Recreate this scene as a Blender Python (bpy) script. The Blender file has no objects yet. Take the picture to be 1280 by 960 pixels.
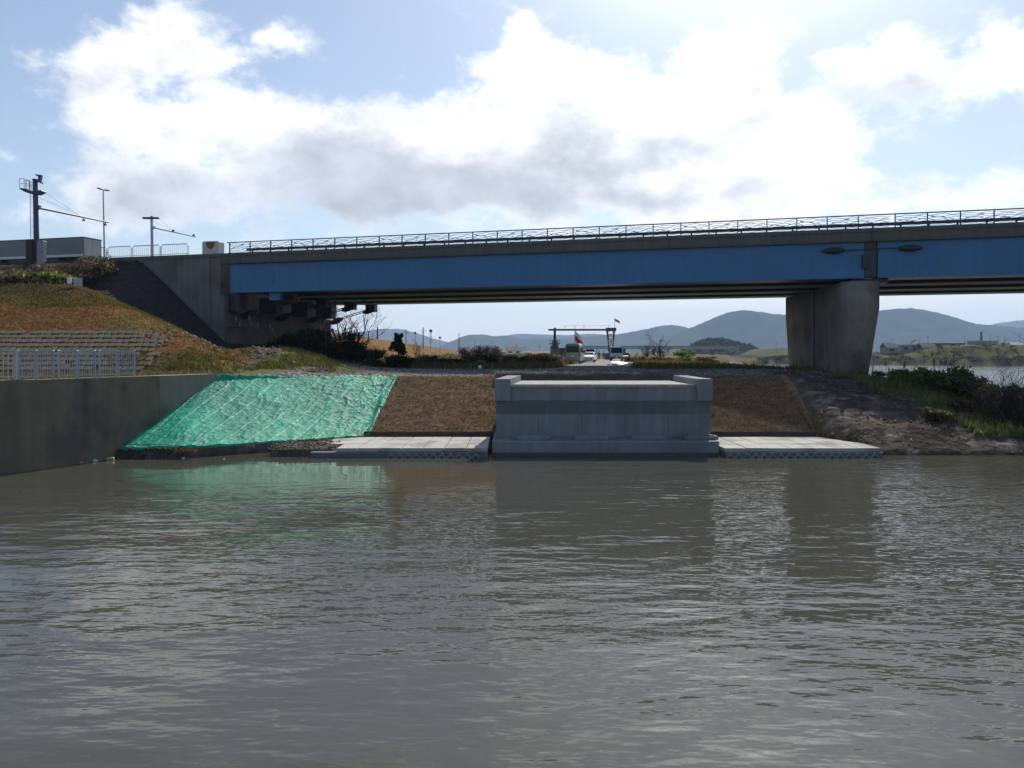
import bpy, bmesh, math, random
import numpy as np
from mathutils import Vector, Matrix

rnd = random.Random(11)
NR = np.random.RandomState(5)
S = bpy.context.scene
COL = S.collection
R = math.radians

# ------------------------------------------------------------------ camera
F = 1000.0                     # focal length in photograph pixels (1280 wide)
HZ = 441.0                     # row of the horizon
H0 = 5.2                       # eye height above the water
cd = bpy.data.cameras.new('camera'); cam = bpy.data.objects.new('camera', cd); COL.objects.link(cam)
cam.location = (0, 0, H0); cam.rotation_euler = (R(90), 0, 0)
cd.sensor_width = 36; cd.lens = 36 * F / 1280; cd.shift_y = -(480 - HZ) / 1280
cd.clip_start = .2; cd.clip_end = 40000
S.camera = cam

# ------------------------------------------------------------------ light
SUN_AZ, SUN_EL = R(18), R(43)
sd = bpy.data.lights.new('sun', 'SUN'); sun = bpy.data.objects.new('sun', sd); COL.objects.link(sun)
sun.rotation_euler = (R(90) - SUN_EL, 0, R(180) - SUN_AZ); sun.location = (0, 0, 60)
sd.energy = 4.2; sd.angle = R(.6); sd.color = (1, .95, .86)
S.view_settings.view_transform = 'Standard'; S.view_settings.look = 'None'
S.view_settings.exposure = 0.28; S.view_settings.gamma = 1; S.view_settings.use_curve_mapping = False
S.cycles.max_bounces = 6; S.cycles.diffuse_bounces = 3; S.cycles.glossy_bounces = 3
S.cycles.transparent_max_bounces = 6; S.cycles.volume_bounces = 1
S.cycles.use_denoising = True; S.cycles.caustics_reflective = False
S.cycles.sample_clamp_indirect = 6

SKY_STRENGTH = .10
W = bpy.data.worlds.new('World'); S.world = W; W.use_nodes = True
nt = W.node_tree; nt.nodes.clear()
def N(t, kind, **kw):
    n = t.nodes.new(kind)
    for k, v in kw.items(): setattr(n, k, v)
    return n
def lk(t, a, b): t.links.new(a, b)
def M(t, op, a, b=None, c=None, clamp=False):
    n = N(t, 'ShaderNodeMath', operation=op, use_clamp=clamp)
    for i, v in enumerate((a, b, c)):
        if v is None: continue
        if isinstance(v, (int, float)): n.inputs[i].default_value = v
        else: lk(t, v, n.inputs[i])
    return n.outputs[0]
def mixc(t, f, a, b):
    n = N(t, 'ShaderNodeMix', data_type='RGBA')
    for s, v in ((n.inputs['Factor'], f), (n.inputs[6], a), (n.inputs[7], b)):
        if isinstance(v, (int, float)): s.default_value = v
        elif isinstance(v, tuple): s.default_value = (*v[:3], 1)
        else: lk(t, v, s)
    return n.outputs[2]
def sstep(t, v, a, b):
    n = N(t, 'ShaderNodeMapRange', interpolation_type='SMOOTHSTEP')
    lk(t, v, n.inputs[0]); n.inputs[1].default_value = a; n.inputs[2].default_value = b
    return n.outputs[0]
sky = N(nt, 'ShaderNodeTexSky', sky_type='NISHITA'); sky.sun_disc = False
sky.sun_elevation = SUN_EL; sky.sun_rotation = SUN_AZ; sky.altitude = 0
sky.air_density = 1.0; sky.dust_density = .7; sky.ozone_density = 1.2
tc = N(nt, 'ShaderNodeTexCoord')
sep = N(nt, 'ShaderNodeSeparateXYZ'); lk(nt, tc.outputs['Generated'], sep.inputs[0])
dx, dy, dz = sep.outputs
yy = M(nt, 'MAXIMUM', dy, .12)
U = M(nt, 'DIVIDE', dx, yy); V = M(nt, 'DIVIDE', dz, yy)
front = sstep(nt, dy, .1, .4)
# cloud banks: (bearing, height, half width, half height, weight), measured as tangents of the angles
CL = [(180, 62, 115, 55, 1.1), (343, 55, 34, 26, .95), (135, 150, 40, 26, .7), (250, 160, 120, 55, .9),
      (420, 205, 210, 75, 1.15), (640, 95, 110, 45, 1.0), (650, 220, 170, 75, 1.2), (860, 130, 170, 85, 1.2),
      (900, 235, 170, 60, 1.1), (1125, 85, 90, 55, 1.15), (1255, 70, 60, 55, .95), (1200, 248, 150, 26, 1.1), (1070, 210, 45, 13, .6),
      (1000, 165, 80, 40, .8), (150, 255, 150, 40, 1.05), (640, 42, 24, 16, .6), (8, 188, 24, 14, .7), (-220, 120, 190, 60, 1.1), (1560, 130, 200, 70, 1.1),
      (640, -330, 900, 60, .8), (420, -130, 260, 60, .7), (1000, -160, 240, 50, .7)]
GR = [(430, 245, 330, 48, .55), (740, 190, 60, 40, .4), (900, 200, 120, 30, .4), (620, 130, 40, 22, .3), (390, 190, 90, 42, .9), (520, 232, 150, 45, 1.0), (690, 165, 80, 60, .6), (640, 240, 120, 30, .5), (830, 180, 55, 27, .9), (1110, 102, 72, 34, 1.0),
      (215, 240, 90, 32, .7), (950, 140, 60, 30, .5), (810, 252, 70, 22, .75), (140, 265, 70, 22, .5), (940, 245, 40, 16, .4), (160, 85, 60, 26, .35), (230, 60, 40, 30, .3)]
def blobs(lst, du, dv):
    tot = None
    for x, y, rx, ry, w in lst:
        a = M(nt, 'DIVIDE', M(nt, 'SUBTRACT', du, (x - 640) / F), rx / F)
        b = M(nt, 'DIVIDE', M(nt, 'SUBTRACT', dv, (HZ - y) / F), ry / F)
        r2 = M(nt, 'ADD', M(nt, 'MULTIPLY', a, a), M(nt, 'MULTIPLY', b, b))
        g = M(nt, 'MULTIPLY', M(nt, 'EXPONENT', M(nt, 'MULTIPLY', r2, -1.0)), w * .9)
        tot = g if tot is None else M(nt, 'ADD', tot, g)
    return tot
def dnoise(scale, detail, rough, off=(0, 0, 0), zs=1.5):
    mp = N(nt, 'ShaderNodeMapping'); mp.inputs['Scale'].default_value = (1, 1, zs); mp.inputs['Location'].default_value = off
    lk(nt, tc.outputs['Generated'], mp.inputs[0])
    n = N(nt, 'ShaderNodeTexNoise', noise_dimensions='3D'); lk(nt, mp.outputs[0], n.inputs['Vector'])
    n.inputs['Scale'].default_value = scale; n.inputs['Detail'].default_value = detail; n.inputs['Roughness'].default_value = rough
    return n.outputs['Fac']
w1 = dnoise(7, 4, .55, (3, 1, 2)); w2 = dnoise(7, 4, .55, (9, 5, 7))
du = M(nt, 'ADD', U, M(nt, 'MULTIPLY', M(nt, 'SUBTRACT', w1, .5), .13))
dv = M(nt, 'ADD', V, M(nt, 'MULTIPLY', M(nt, 'SUBTRACT', w2, .5), .10))
cb = M(nt, 'MULTIPLY', blobs(CL, du, dv), front)
gb = M(nt, 'MULTIPLY', blobs(GR, du, dv), front)
n1 = dnoise(10, 10, .66); n2 = dnoise(4.0, 7, .55, (2, 8, 4))
back = M(nt, 'SUBTRACT', 1, front)
dens = M(nt, 'ADD', M(nt, 'ADD', cb, M(nt, 'MULTIPLY', M(nt, 'SUBTRACT', n1, .5), 2.9)), M(nt, 'MULTIPLY', back, M(nt, 'MULTIPLY', n2, .38)))
cover = sstep(nt, dens, .28, 1.0)
thick = M(nt, 'ADD', gb, M(nt, 'MULTIPLY', M(nt, 'SUBTRACT', n1, .5), 2.0))
thick = sstep(nt, thick, -.05, 1.2)
# brightness of the cloud around the (off-frame) sun
sv = (math.sin(SUN_AZ) * math.cos(SUN_EL), math.cos(SUN_AZ) * math.cos(SUN_EL), math.sin(SUN_EL))
dot = N(nt, 'ShaderNodeVectorMath', operation='DOT_PRODUCT'); lk(nt, tc.outputs['Generated'], dot.inputs[0]); dot.inputs[1].default_value = sv
glow = M(nt, 'POWER', M(nt, 'MAXIMUM', dot.outputs['Value'], 0), 14)
glow2 = M(nt, 'POWER', M(nt, 'MAXIMUM', dot.outputs['Value'], 0), 45)
gain = M(nt, 'ADD', M(nt, 'MULTIPLY_ADD', front, .54, .28), M(nt, 'MULTIPLY_ADD', glow, .5, M(nt, 'MULTIPLY', glow2, 2.2)))
ccol = mixc(nt, thick, (1.22, 1.22, 1.23), (.66, .70, .77))
vm = N(nt, 'ShaderNodeVectorMath', operation='SCALE'); lk(nt, ccol, vm.inputs[0]); n3 = dnoise(16, 8, .6, (5, 2, 9)); lk(nt, M(nt, 'DIVIDE', M(nt, 'MULTIPLY', gain, M(nt, 'MULTIPLY_ADD', n3, .9, .56)), SKY_STRENGTH), vm.inputs['Scale'])
# thin bright veil low over the horizon
veil = M(nt, 'MULTIPLY', M(nt, 'MAXIMUM', sstep(nt, dz, .14, -.02), .10), M(nt, 'MULTIPLY_ADD', front, .75, .15))
vv = N(nt, 'ShaderNodeVectorMath', operation='SCALE'); vv.inputs[0].default_value = (.80, .83, .88); vv.inputs['Scale'].default_value = 1 / SKY_STRENGTH
c1 = mixc(nt, veil, sky.outputs[0], vv.outputs[0])
c1b = mixc(nt, cover, c1, vm.outputs[0])
au = N(nt, 'ShaderNodeVectorMath', operation='SCALE'); au.inputs[0].default_value = (.97, .99, 1.04); lk(nt, M(nt, 'DIVIDE', M(nt, 'MULTIPLY', glow2, 4.0), SKY_STRENGTH), au.inputs['Scale'])
ad = N(nt, 'ShaderNodeVectorMath', operation='ADD'); lk(nt, c1b, ad.inputs[0]); lk(nt, au.outputs[0], ad.inputs[1]); c2 = ad.outputs[0]
bg = N(nt, 'ShaderNodeBackground'); lk(nt, c2, bg.inputs[0]); bg.inputs[1].default_value = SKY_STRENGTH
wo = N(nt, 'ShaderNodeOutputWorld'); lk(nt, bg.outputs[0], wo.inputs[0])

# ------------------------------------------------------------------ helpers
def P(x, y, D):
    """point seen at photograph pixel x, y at the distance D"""
    return Vector(((x - 640) * D / F, D, H0 + (HZ - y) * D / F))
WM = {}
def tag(o, label=None, cat=None, group=None, kind=None):
    if label: o['label'] = label
    if cat: o['category'] = cat
    if group: o['group'] = group
    if kind: o['kind'] = kind
    return o
def thing(name, label, cat, loc=(0, 0, 0), rz=0, group=None):
    o = bpy.data.objects.new(name, None); COL.objects.link(o)
    o.location = loc; o.rotation_euler = (0, 0, rz); o.empty_display_size = .3
    WM[o.name] = Matrix.Translation(Vector(loc)) @ Matrix.Rotation(rz, 4, 'Z')
    return tag(o, label, cat, group)
def copy_tree(o, parent=None):
    c = o.copy(); COL.objects.link(c); c.parent = parent
    WM[c.name] = WM.get(o.name, Matrix())
    for ch in list(o.children): copy_tree(ch, c)
    return c
class MB:
    def __init__(s): s.v = []; s.f = []; s.c = None
    def add(s, vs, fs):
        n = len(s.v); s.v += [tuple(p) for p in vs]; s.f += [tuple(i + n for i in f) for f in fs]; return s
    def box(s, c, d, rz=0, bev=0, mat=None):
        hx, hy, hz = d[0] / 2, d[1] / 2, d[2] / 2
        m = (Matrix.Translation(Vector(c)) @ Matrix.Rotation(rz, 4, 'Z')) if mat is None else mat
        if bev <= 0 or bev > min(hx, hy, hz) * .95:
            vs = [m @ Vector((a * hx, b * hy, e * hz)) for e in (-1, 1) for b in (-1, 1) for a in (-1, 1)]
            return s.add(vs, [(0, 2, 3, 1), (4, 5, 7, 6), (0, 1, 5, 4), (2, 6, 7, 3), (0, 4, 6, 2), (1, 3, 7, 5)])
        bm = bmesh.new(); bmesh.ops.create_cube(bm, size=1)
        for v in bm.verts: v.co = Vector((v.co.x * d[0], v.co.y * d[1], v.co.z * d[2]))
        bmesh.ops.bevel(bm, geom=bm.edges[:], offset=bev, segments=1, affect='EDGES')
        bm.verts.index_update()
        s.add([m @ v.co for v in bm.verts], [[v.index for v in f.verts] for f in bm.faces]); bm.free(); return s
    def tube(s, pts, r, n=6, cap=True):
        pts = [Vector(p) for p in pts]; k = len(pts)
        rs = r if isinstance(r, (list, tuple)) else [r] * k
        base = len(s.v); vs = []; fs = []
        for i, p in enumerate(pts):
            t = (pts[min(i + 1, k - 1)] - pts[max(i - 1, 0)]).normalized()
            a = t.cross(Vector((0, 0, 1)) if abs(t.z) < .9 else Vector((1, 0, 0))).normalized(); b = t.cross(a)
            for j in range(n):
                q = 2 * math.pi * (j + .5) / n
                vs.append(p + (a * math.cos(q) + b * math.sin(q)) * rs[i])
        for i in range(k - 1):
            for j in range(n):
                fs.append((i * n + j, i * n + (j + 1) % n, (i + 1) * n + (j + 1) % n, (i + 1) * n + j))
        if cap: fs.append(tuple(range(n - 1, -1, -1))); fs.append(tuple((k - 1) * n + j for j in range(n)))
        return s.add(vs, fs)
    def prism(s, poly, axis_a, axis_b, axis_c, org, d0, d1):
        """polygon (a, b) pairs extruded along axis_c from d0 to d1"""
        A, B, C, O = map(Vector, (axis_a, axis_b, axis_c, org)); n = len(poly)
        vs = [O + A * a + B * b + C * d0 for a, b in poly] + [O + A * a + B * b + C * d1 for a, b in poly]
        fs = [tuple(range(n))[::-1], tuple(range(n, 2 * n))] + [(i, (i + 1) % n, n + (i + 1) % n, n + i) for i in range(n)]
        return s.add(vs, fs)
    def loft(s, rings, cap=True):
        n = len(rings[0]); vs = [p for r in rings for p in r]; fs = []
        for i in range(len(rings) - 1):
            for j in range(n): fs.append((i * n + j, i * n + (j + 1) % n, (i + 1) * n + (j + 1) % n, (i + 1) * n + j))
        if cap: fs.append(tuple(range(n - 1, -1, -1))); fs.append(tuple((len(rings) - 1) * n + j for j in range(n)))
        return s.add(vs, fs)
    def build(s, name, mat, parent=None, smooth=False, cols=None, keep=False):
        me = bpy.data.meshes.new(name); V = np.array(s.v, dtype=np.float64).reshape(-1, 3)
        o = bpy.data.objects.new(name, me); COL.objects.link(o)
        if parent is not None:
            m = WM.get(parent.name, Matrix()); inv = np.array(m.inverted())
            V = V @ inv[:3, :3].T + inv[:3, 3]; o.parent = parent; WM[o.name] = m.copy()
        elif not keep:
            c = np.array([(V[:, 0].min() + V[:, 0].max()) / 2, (V[:, 1].min() + V[:, 1].max()) / 2, V[:, 2].min()])
            V = V - c; o.location = c; WM[o.name] = Matrix.Translation(Vector(c))
        me.from_pydata(V.tolist(), [], s.f)
        bm = bmesh.new(); bm.from_mesh(me); bmesh.ops.recalc_face_normals(bm, faces=bm.faces[:]); bm.to_mesh(me); bm.free()
        if smooth: me.polygons.foreach_set('use_smooth', [True] * len(me.polygons))
        if mat: me.materials.append(mat)
        me.update(); return o
def raw_mesh(name, V, Fc, mat, parent=None, cols=None, smooth=False, keep=True):
    """numpy vertices and an (n, 3 or 4) face array, with a colour per vertex if given"""
    V = np.asarray(V, dtype=np.float32); Fc = np.asarray(Fc, dtype=np.int32); k = Fc.shape[1]
    me = bpy.data.meshes.new(name); o = bpy.data.objects.new(name, me); COL.objects.link(o)
    if parent is not None:
        m = WM.get(parent.name, Matrix()); inv = np.array(m.inverted(), dtype=np.float32)
        V = V @ inv[:3, :3].T + inv[:3, 3]; o.parent = parent; WM[o.name] = m.copy()
    elif not keep:
        c = np.array([V[:, 0].mean(), V[:, 1].mean(), V[:, 2].min()], dtype=np.float32)
        V = V - c; o.location = c; WM[o.name] = Matrix.Translation(Vector(c.tolist()))
    me.vertices.add(len(V)); me.vertices.foreach_set('co', V.ravel())
    me.loops.add(Fc.size); me.loops.foreach_set('vertex_index', Fc.ravel())
    me.polygons.add(len(Fc)); me.polygons.foreach_set('loop_start', np.arange(0, Fc.size, k, dtype=np.int32))
    me.update(calc_edges=True)
    if smooth: me.polygons.foreach_set('use_smooth', np.ones(len(Fc), dtype=bool))
    if cols is not None:
        ca = me.color_attributes.new('Col', 'FLOAT_COLOR', 'POINT')
        c4 = np.ones((len(V), 4), dtype=np.float32); c4[:, :3] = cols
        ca.data.foreach_set('color', c4.ravel())
    me.validate()
    if mat: me.materials.append(mat)
    return o
# value noise on numpy arrays
_T = NR.rand(512, 512)
def vnoise(x, y):
    x = np.asarray(x, float); y = np.asarray(y, float)
    xi = np.floor(x).astype(int); yi = np.floor(y).astype(int); fx = x - xi; fy = y - yi
    fx = fx * fx * (3 - 2 * fx); fy = fy * fy * (3 - 2 * fy)
    g = lambda a, b: _T[a % 512, b % 512]
    return (g(xi, yi) * (1 - fx) + g(xi + 1, yi) * fx) * (1 - fy) + (g(xi, yi + 1) * (1 - fx) + g(xi + 1, yi + 1) * fx) * fy
def fbm(x, y, o=4):
    t = 0; a = .5
    for i in range(o):
        t = t + a * (vnoise(x * 2 ** i + 17 * i, y * 2 ** i + 31 * i) - .5); a *= .55
    return t
def sm(v, a, b):
    t = np.clip((np.asarray(v, float) - a) / (b - a), 0, 1); return t * t * (3 - 2 * t)

# ------------------------------------------------------------------ materials
MATS = {}
def mat(name, col, rough=.8, scale=1.0, amt=.25, bump=.0, bscale=None, metal=0, spec=None, stain=None, vcol=False, streak=0, detail=6):
    if name in MATS: return MATS[name]
    m = bpy.data.materials.new(name); m.use_nodes = True; t = m.node_tree; MATS[name] = m
    b = t.nodes['Principled BSDF']; b.inputs['Roughness'].default_value = rough; b.inputs['Metallic'].default_value = metal
    b.inputs['Specular IOR Level'].default_value = (.5 if rough < .7 else .15) if spec is None else spec
    co = N(t, 'ShaderNodeTexCoord')
    src = co.outputs['Object']
    no = N(t, 'ShaderNodeTexNoise'); no.inputs['Scale'].default_value = scale; no.inputs['Detail'].default_value = detail; no.inputs['Roughness'].default_value = .6
    lk(t, src, no.inputs['Vector'])
    f = M(t, 'MULTIPLY_ADD', M(t, 'SUBTRACT', no.outputs['Fac'], .5), 2.6 * amt, 1)
    if streak:
        mp = N(t, 'ShaderNodeMapping'); mp.inputs['Scale'].default_value = (2.2, 2.2, .12); lk(t, src, mp.inputs[0])
        n2 = N(t, 'ShaderNodeTexNoise'); n2.inputs['Scale'].default_value = 1.3; n2.inputs['Detail'].default_value = 5; lk(t, mp.outputs[0], n2.inputs['Vector'])
        f = M(t, 'MULTIPLY', f, M(t, 'MULTIPLY_ADD', M(t, 'SUBTRACT', n2.outputs['Fac'], .5), 2.4 * streak, 1))
    if vcol:
        at = N(t, 'ShaderNodeAttribute'); at.attribute_name = 'Col'; base = at.outputs['Color']
    else:
        rg = N(t, 'ShaderNodeRGB'); rg.outputs[0].default_value = (*col, 1); base = rg.outputs[0]
    if stain:
        n3 = N(t, 'ShaderNodeTexNoise'); n3.inputs['Scale'].default_value = stain[1]; n3.inputs['Detail'].default_value = 7; lk(t, src, n3.inputs['Vector'])
        base = mixc(t, sstep(t, n3.outputs['Fac'], .48, .68), base, stain[0])
    sc = N(t, 'ShaderNodeVectorMath', operation='SCALE'); lk(t, base, sc.inputs[0]); lk(t, f, sc.inputs['Scale'])
    lk(t, sc.outputs[0], b.inputs['Base Color'])
    if bump:
        nb = N(t, 'ShaderNodeTexNoise'); nb.inputs['Scale'].default_value = bscale or scale * 6; nb.inputs['Detail'].default_value = 6; lk(t, src, nb.inputs['Vector'])
        bp = N(t, 'ShaderNodeBump'); bp.inputs['Distance'].default_value = bump; lk(t, nb.outputs['Fac'], bp.inputs['Height']); lk(t, bp.outputs[0], b.inputs['Normal'])
    return m
M_conc = mat('new concrete', (.205, .222, .24), .85, .7, .25, .006, 14, stain=((.15, .158, .17), .35), streak=.28)
M_concdark = mat('damp concrete band', (.122, .13, .142), .75, .9, .25, .006, 14, streak=.15)
M_wall = mat('weathered concrete', (.175, .142, .105), .9, .5, .35, .01, 9, stain=((.10, .09, .075), .45), streak=.32)
M_abut = mat('abutment concrete', (.155, .152, .143), .9, .35, .3, .008, 8, stain=((.115, .11, .10), .3), streak=.25)
M_pier = mat('pier concrete', (.205, .188, .165), .9, .3, .3, .008, 8, stain=((.125, .112, .097), .25), streak=.3)
M_slab = mat('apron slab', (.40, .385, .355), .85, 1.2, .22, .008, 18, stain=((.25, .23, .20), .7))
M_blue = mat('blue girder paint', (.022, .142, .32), .45, .25, .25, 0, streak=.22)
M_soffit_lit = mat('water-lit girder underside', (.55, .60, .58), .7, .4, .25)  # light thrown up by the water, put into the pale flange colour
M_fascia = mat('deck edge concrete', (.125, .118, .114), .9, .5, .3, .008, 10, streak=.3)
M_black = mat('dark railing paint', (.02, .021, .025), .5, 3, .2)
M_steel = mat('galvanised steel', (.34, .38, .44), .45, 4, .2, metal=.35)
M_white = mat('white paint', (.75, .76, .77), .4, 2, .08)
M_silver = mat('silver paint', (.50, .51, .52), .35, 2, .08, metal=.2)
M_glass = mat('dark glass', (.008, .010, .016), .15, 2, .1, spec=.25)
M_tyre = mat('tyre rubber', (.015, .015, .015), .9, 8, .2)
M_grey = mat('grey paint', (.22, .23, .25), .5, 2, .15)
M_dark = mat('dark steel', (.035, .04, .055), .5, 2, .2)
M_indigo = mat('dark violet pole paint', (.035, .03, .10), .45, 2, .2)
M_red = mat('red cloth', (.55, .03, .05), .8, 3, .15)
M_cloth = mat('white cloth', (.75, .75, .74), .85, 3, .1)
M_soil = mat('bank soil', (.055, .042, .032), .95, 2.2, .5, .05, 7)
M_curb = mat('brown edging board', (.07, .055, .045), .9, 2, .4, .01, 10)
M_bark = mat('bark', (.075, .06, .05), .95, 6, .35)
M_leaf = mat('leaves', (1, 1, 1), .6, .6, .25, vcol=True, spec=.12)
M_blade = mat('grass blades', (1, 1, 1), .75, .8, .25, vcol=True, spec=.02)
M_stone = mat('loose stone', (1, 1, 1), .95, 3, .3, vcol=True, spec=.1)
def translucent(m_, f):
    t = m_.node_tree; b = t.nodes['Principled BSDF']; tr = N(t, 'ShaderNodeBsdfTranslucent'); src = b.inputs['Base Color'].links[0].from_socket
    lk(t, src, tr.inputs['Color']); mx = N(t, 'ShaderNodeMixShader'); mx.inputs[0].default_value = f
    lk(t, b.outputs[0], mx.inputs[1]); lk(t, tr.outputs[0], mx.inputs[2]); lk(t, mx.outputs[0], t.nodes['Material Output'].inputs['Surface'])
translucent(M_leaf, .5); translucent(M_blade, .45)
# ------------------------------------------------------------------ the lie of the land
BA = np.array([-26.7, 73.0]); BD = np.array([.9627, -.2706]); BN = np.array([.2706, .9627])
def BR(r, off, z):
    p = BA + BD * r + BN * off; return Vector((p[0], p[1], z))
WA = np.array([-21.4, 34.7]); WB = np.array([-16.85, 45.6]); WDIR = (WB - WA) / np.linalg.norm(WB - WA); WNRM = np.array([WDIR[1], -WDIR[0]])   # quay wall face, normal to the river
def wall_d(x, y):        # distance behind the face of the quay wall
    return -((x - WA[0]) * WNRM[0] + (y - WA[1]) * WNRM[1])
def lerp(v, a, b): return np.clip((v - a) / (b - a), 0, 1)
def shore(y):            # left shore of the main river
    return np.where(y < 76, 37 - (y - 48) * .36, np.interp(y, [76, 85, 9000], [27, 24.8, 24.8 + 8915 * .27]))
def shore_far(y): return np.where(y < 325, 3000, np.where(y < 372, 208 - (y - 325) * 2.0, 114 + (y - 372) * .22))
def levee_d(x, y):
    a = (y - 49.5); xe = np.interp(y, [40, 52, 60, 70, 80, 95, 700, 9000], [-17.0, -17.2, -18.6, -21.8, -20.5, -16.0, -43.2, -400]); b = xe - x
    k = 3.0; hh = np.clip(.5 + .5 * (b - a) / k, 0, 1)
    return b * (1 - hh) + a * hh - k * hh * (1 - hh)
def bank(x, y):
    """river bank in front of the bridge; also returns the run along it"""
    s0 = np.interp(x, [-8.0, -7.9, 17.2, 18.5, 60], [45.3, 45.6, 45.6, 40.6, 40.6])
    s0 = np.where(x < -8, np.maximum(39.35, 39.0 + (x + 17) * .7), s0)
    s1 = np.interp(x, [-60, -17.2, -8, -7.5, 17.2, 21, 60], [45.5, 45.5, 51.8, 52, 52, 53.5, 50])
    zb = np.interp(x, [-60, -8.3, -8, 17.2, 18.5], [.42, .42, .62, .62, .05])
    zt = np.interp(x, [-60, 20, 27, 31, 36], [3.62, 3.66, 2.7, 1.7, 1.2])
    t = lerp(y, s0, s1)
    pw = np.interp(x, [-60, -17, -12, -8.2, -7.9, 17.2, 17.8, 60], [1.05, 1.1, 1.3, 1.15, 1, 1, .8, .8])
    tm = t ** pw
    h = zb + (zt - zb) * tm
    h = np.where(y < s0, np.where((x > -12.4) & (x < 17.6), np.where(y > 39.9, .1, -1.2), -1.2 + (zb + 1.2) * lerp(y, s0 - .55, s0)), h)
    ext = np.clip(y - s1, 0, None)
    zt = zt + .22 * lerp(x, -12, -17) ; top = np.minimum(3.95, zt + ext * .036)
    top = np.where(x > 20, zt + (3.85 - zt) * lerp(ext, 0, 14) * lerp(x, 36, 24), top)
    return np.where(y >= s1, top, h)
def notch(x, y):         # the cutting behind the new abutment
    return lerp(x, -2.6, -.2) * lerp(x, 11.8, 9.4) * (1 - sm(y + .5 * fbm(x * .7, y * 0 + 3), 50.7, 51.6))
def height(x, y):
    x = np.asarray(x, float); y = np.asarray(y, float)
    h = bank(x, y)
    rough = sm(y, 50, 54)
    h = h + .10 * fbm(x * .35, y * .35) * rough
    dirt = sm(x, 17.5, 19) * (1 - sm(y, 56, 60)) * sm(y, 41, 43)
    h = h + dirt * (.65 * fbm(x * .33 + 5, y * .6) + .55 * fbm(x * .9, y * 2.0) + .3 * np.abs(fbm(x * 1.6 + 8, y * 2.4)))
    heap = np.exp(-((x + 10.9) / 2.6) ** 4 - ((y - 42.1) / 2.2) ** 4)
    h = h + heap * (.36 + .16 * fbm(x * 1.1, y * 1.4) + .10 * fbm(x * 3, y * 4)) * (y > 39.95) * (1 - sm(y - np.maximum(39.35, 39.0 + (x + 17) * .7), -.5, .15))
    pit = lerp(x, -3.0, -1.2) * lerp(x, 12.4, 10.6) * sm(y, 50.2, 51.2)
    h = np.where(y < 64, np.maximum(h, 3.95 * pit + (1 - pit) * -9), h)
    nz = notch(x, y)
    h = h * (1 - nz) + np.minimum(h, 3.34) * nz
    inn = (x > -.75) & (x < 10.0) & (y > 40.9) & (y < 49.5)
    h = np.where(inn, np.minimum(h, 2.2), h)
    h = np.where((x > -1.6) & (x < 11) & (y < 42.2), -1.2, h)
    # spoil heap in front of the abutment of the bridge
    h = h + 1.5 * np.exp(-((x + 18.5) / 5.5) ** 2 - ((y - 59) / 5.0) ** 2) * (1 + .7 * fbm(x * .5, y * .5))
    # far ground
    far = sm(y, 100, 190); h = h * (1 - far) + (3.55 + .25 * fbm(x * .05, y * .05)) * far
    # main river
    d = x - shore(y); df = shore_far(y) - x
    riv = np.where(y > 44, lerp(d, -4, 0.5) * lerp(df, -.5, 6), 0)
    h = h * (1 - riv) + -2.0 * riv
    # far bank and its levee
    d2 = np.clip(-df, 0, None); d3 = np.where(y < 372, np.minimum(d2 * .44, 400), d2)
    fz = np.interp(d3, [0, 2, 10, 24, 34, 42, 60], [.0, 1.4, 2.3, 3.4, 8.7, 8.8, 4.0]) + .25 * fbm(x * .06, y * .06) * lerp(d3, 1, 6)
    h = np.where((df < 0) & (y > 300), fz, h)
    # levee on the near bank, running away behind the bridge
    ld = levee_d(x, y); top = 10.7 - 2.6 * sm(y, 76, 96) - .3 * sm(y, 300, 700)
    base = np.maximum(h, np.minimum(h + 0, 4.0))
    lv = 4.0 + np.clip(ld, 0, None) * .45
    lv = np.minimum(lv, top)
    on = sm(ld, -.3, .6)
    h = np.where(ld > -.3, np.maximum(h, h * (1 - on) + (lv + .10 * fbm(x * .5, y * .5)) * on), h)
    # approach embankment of the bridge
    q = (x - BA[0]) * BD[0] + (y - BA[1]) * BD[1]; e = -((x - BA[0]) * BN[0] + (y - BA[1]) * BN[1])
    s = -q; dist = np.hypot(np.clip(e, 0, None), np.clip(8.6 - s, 0, None)); dist = np.where(e < -23, np.maximum(dist, (-23 - e)), dist)
    em = 13.95 - dist / 1.18 + .12 * fbm(x * .6, y * .6) * lerp(dist, .3, 2)
    em = np.where((e < -.6) & (s < 8.6), np.minimum(em, 6.2), em)
    h = np.maximum(h, np.where(q > 6, -5, em))
    # level ground behind the quay wall
    wd = wall_d(x, y)
    qy = (x < -14) & (y < 50.5)
    berm = np.where(wd > .62, 3.9, -1.5)
    inside = (x < -14.5) & (y < 45.35)
    h = np.where(inside & (wd > .62), np.where(y > 35.2, 3.9 + .06 * fbm(x, y), -1.5), h)
    h = np.where(inside & (wd <= .62) & (wd > -.05) & (y < 45.3), np.minimum(h, 2.5), h)
    h = np.where((y < 38.6) & ~(inside & (wd > .62)), -1.5, h)
    return h
def axis(parts):
    out = []
    for a, b, st in parts: out += list(np.arange(a, b, st))
    return np.array(out + [parts[-1][1]])
def growing(a, b, st, g):
    out = [a]; v = a
    while v < b: st *= g; v += st; out.append(v)
    return out
gx = np.array(sorted(set([-v for v in growing(60, 6500, .8, 1.09)] + list(np.arange(-60, -34, .6)) + list(np.arange(-34, 46, .3)) + growing(46, 240, .8, 1.02) + growing(245, 7000, 6, 1.09))))
gy = np.array(sorted(set(list(np.arange(34.2, 66, .3)) + growing(66, 100, .4, 1.01) + growing(101, 460, .7, 1.02) + growing(470, 9000, 12, 1.09))))
X, Y = np.meshgrid(gx, gy); Z = height(X, Y)
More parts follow.
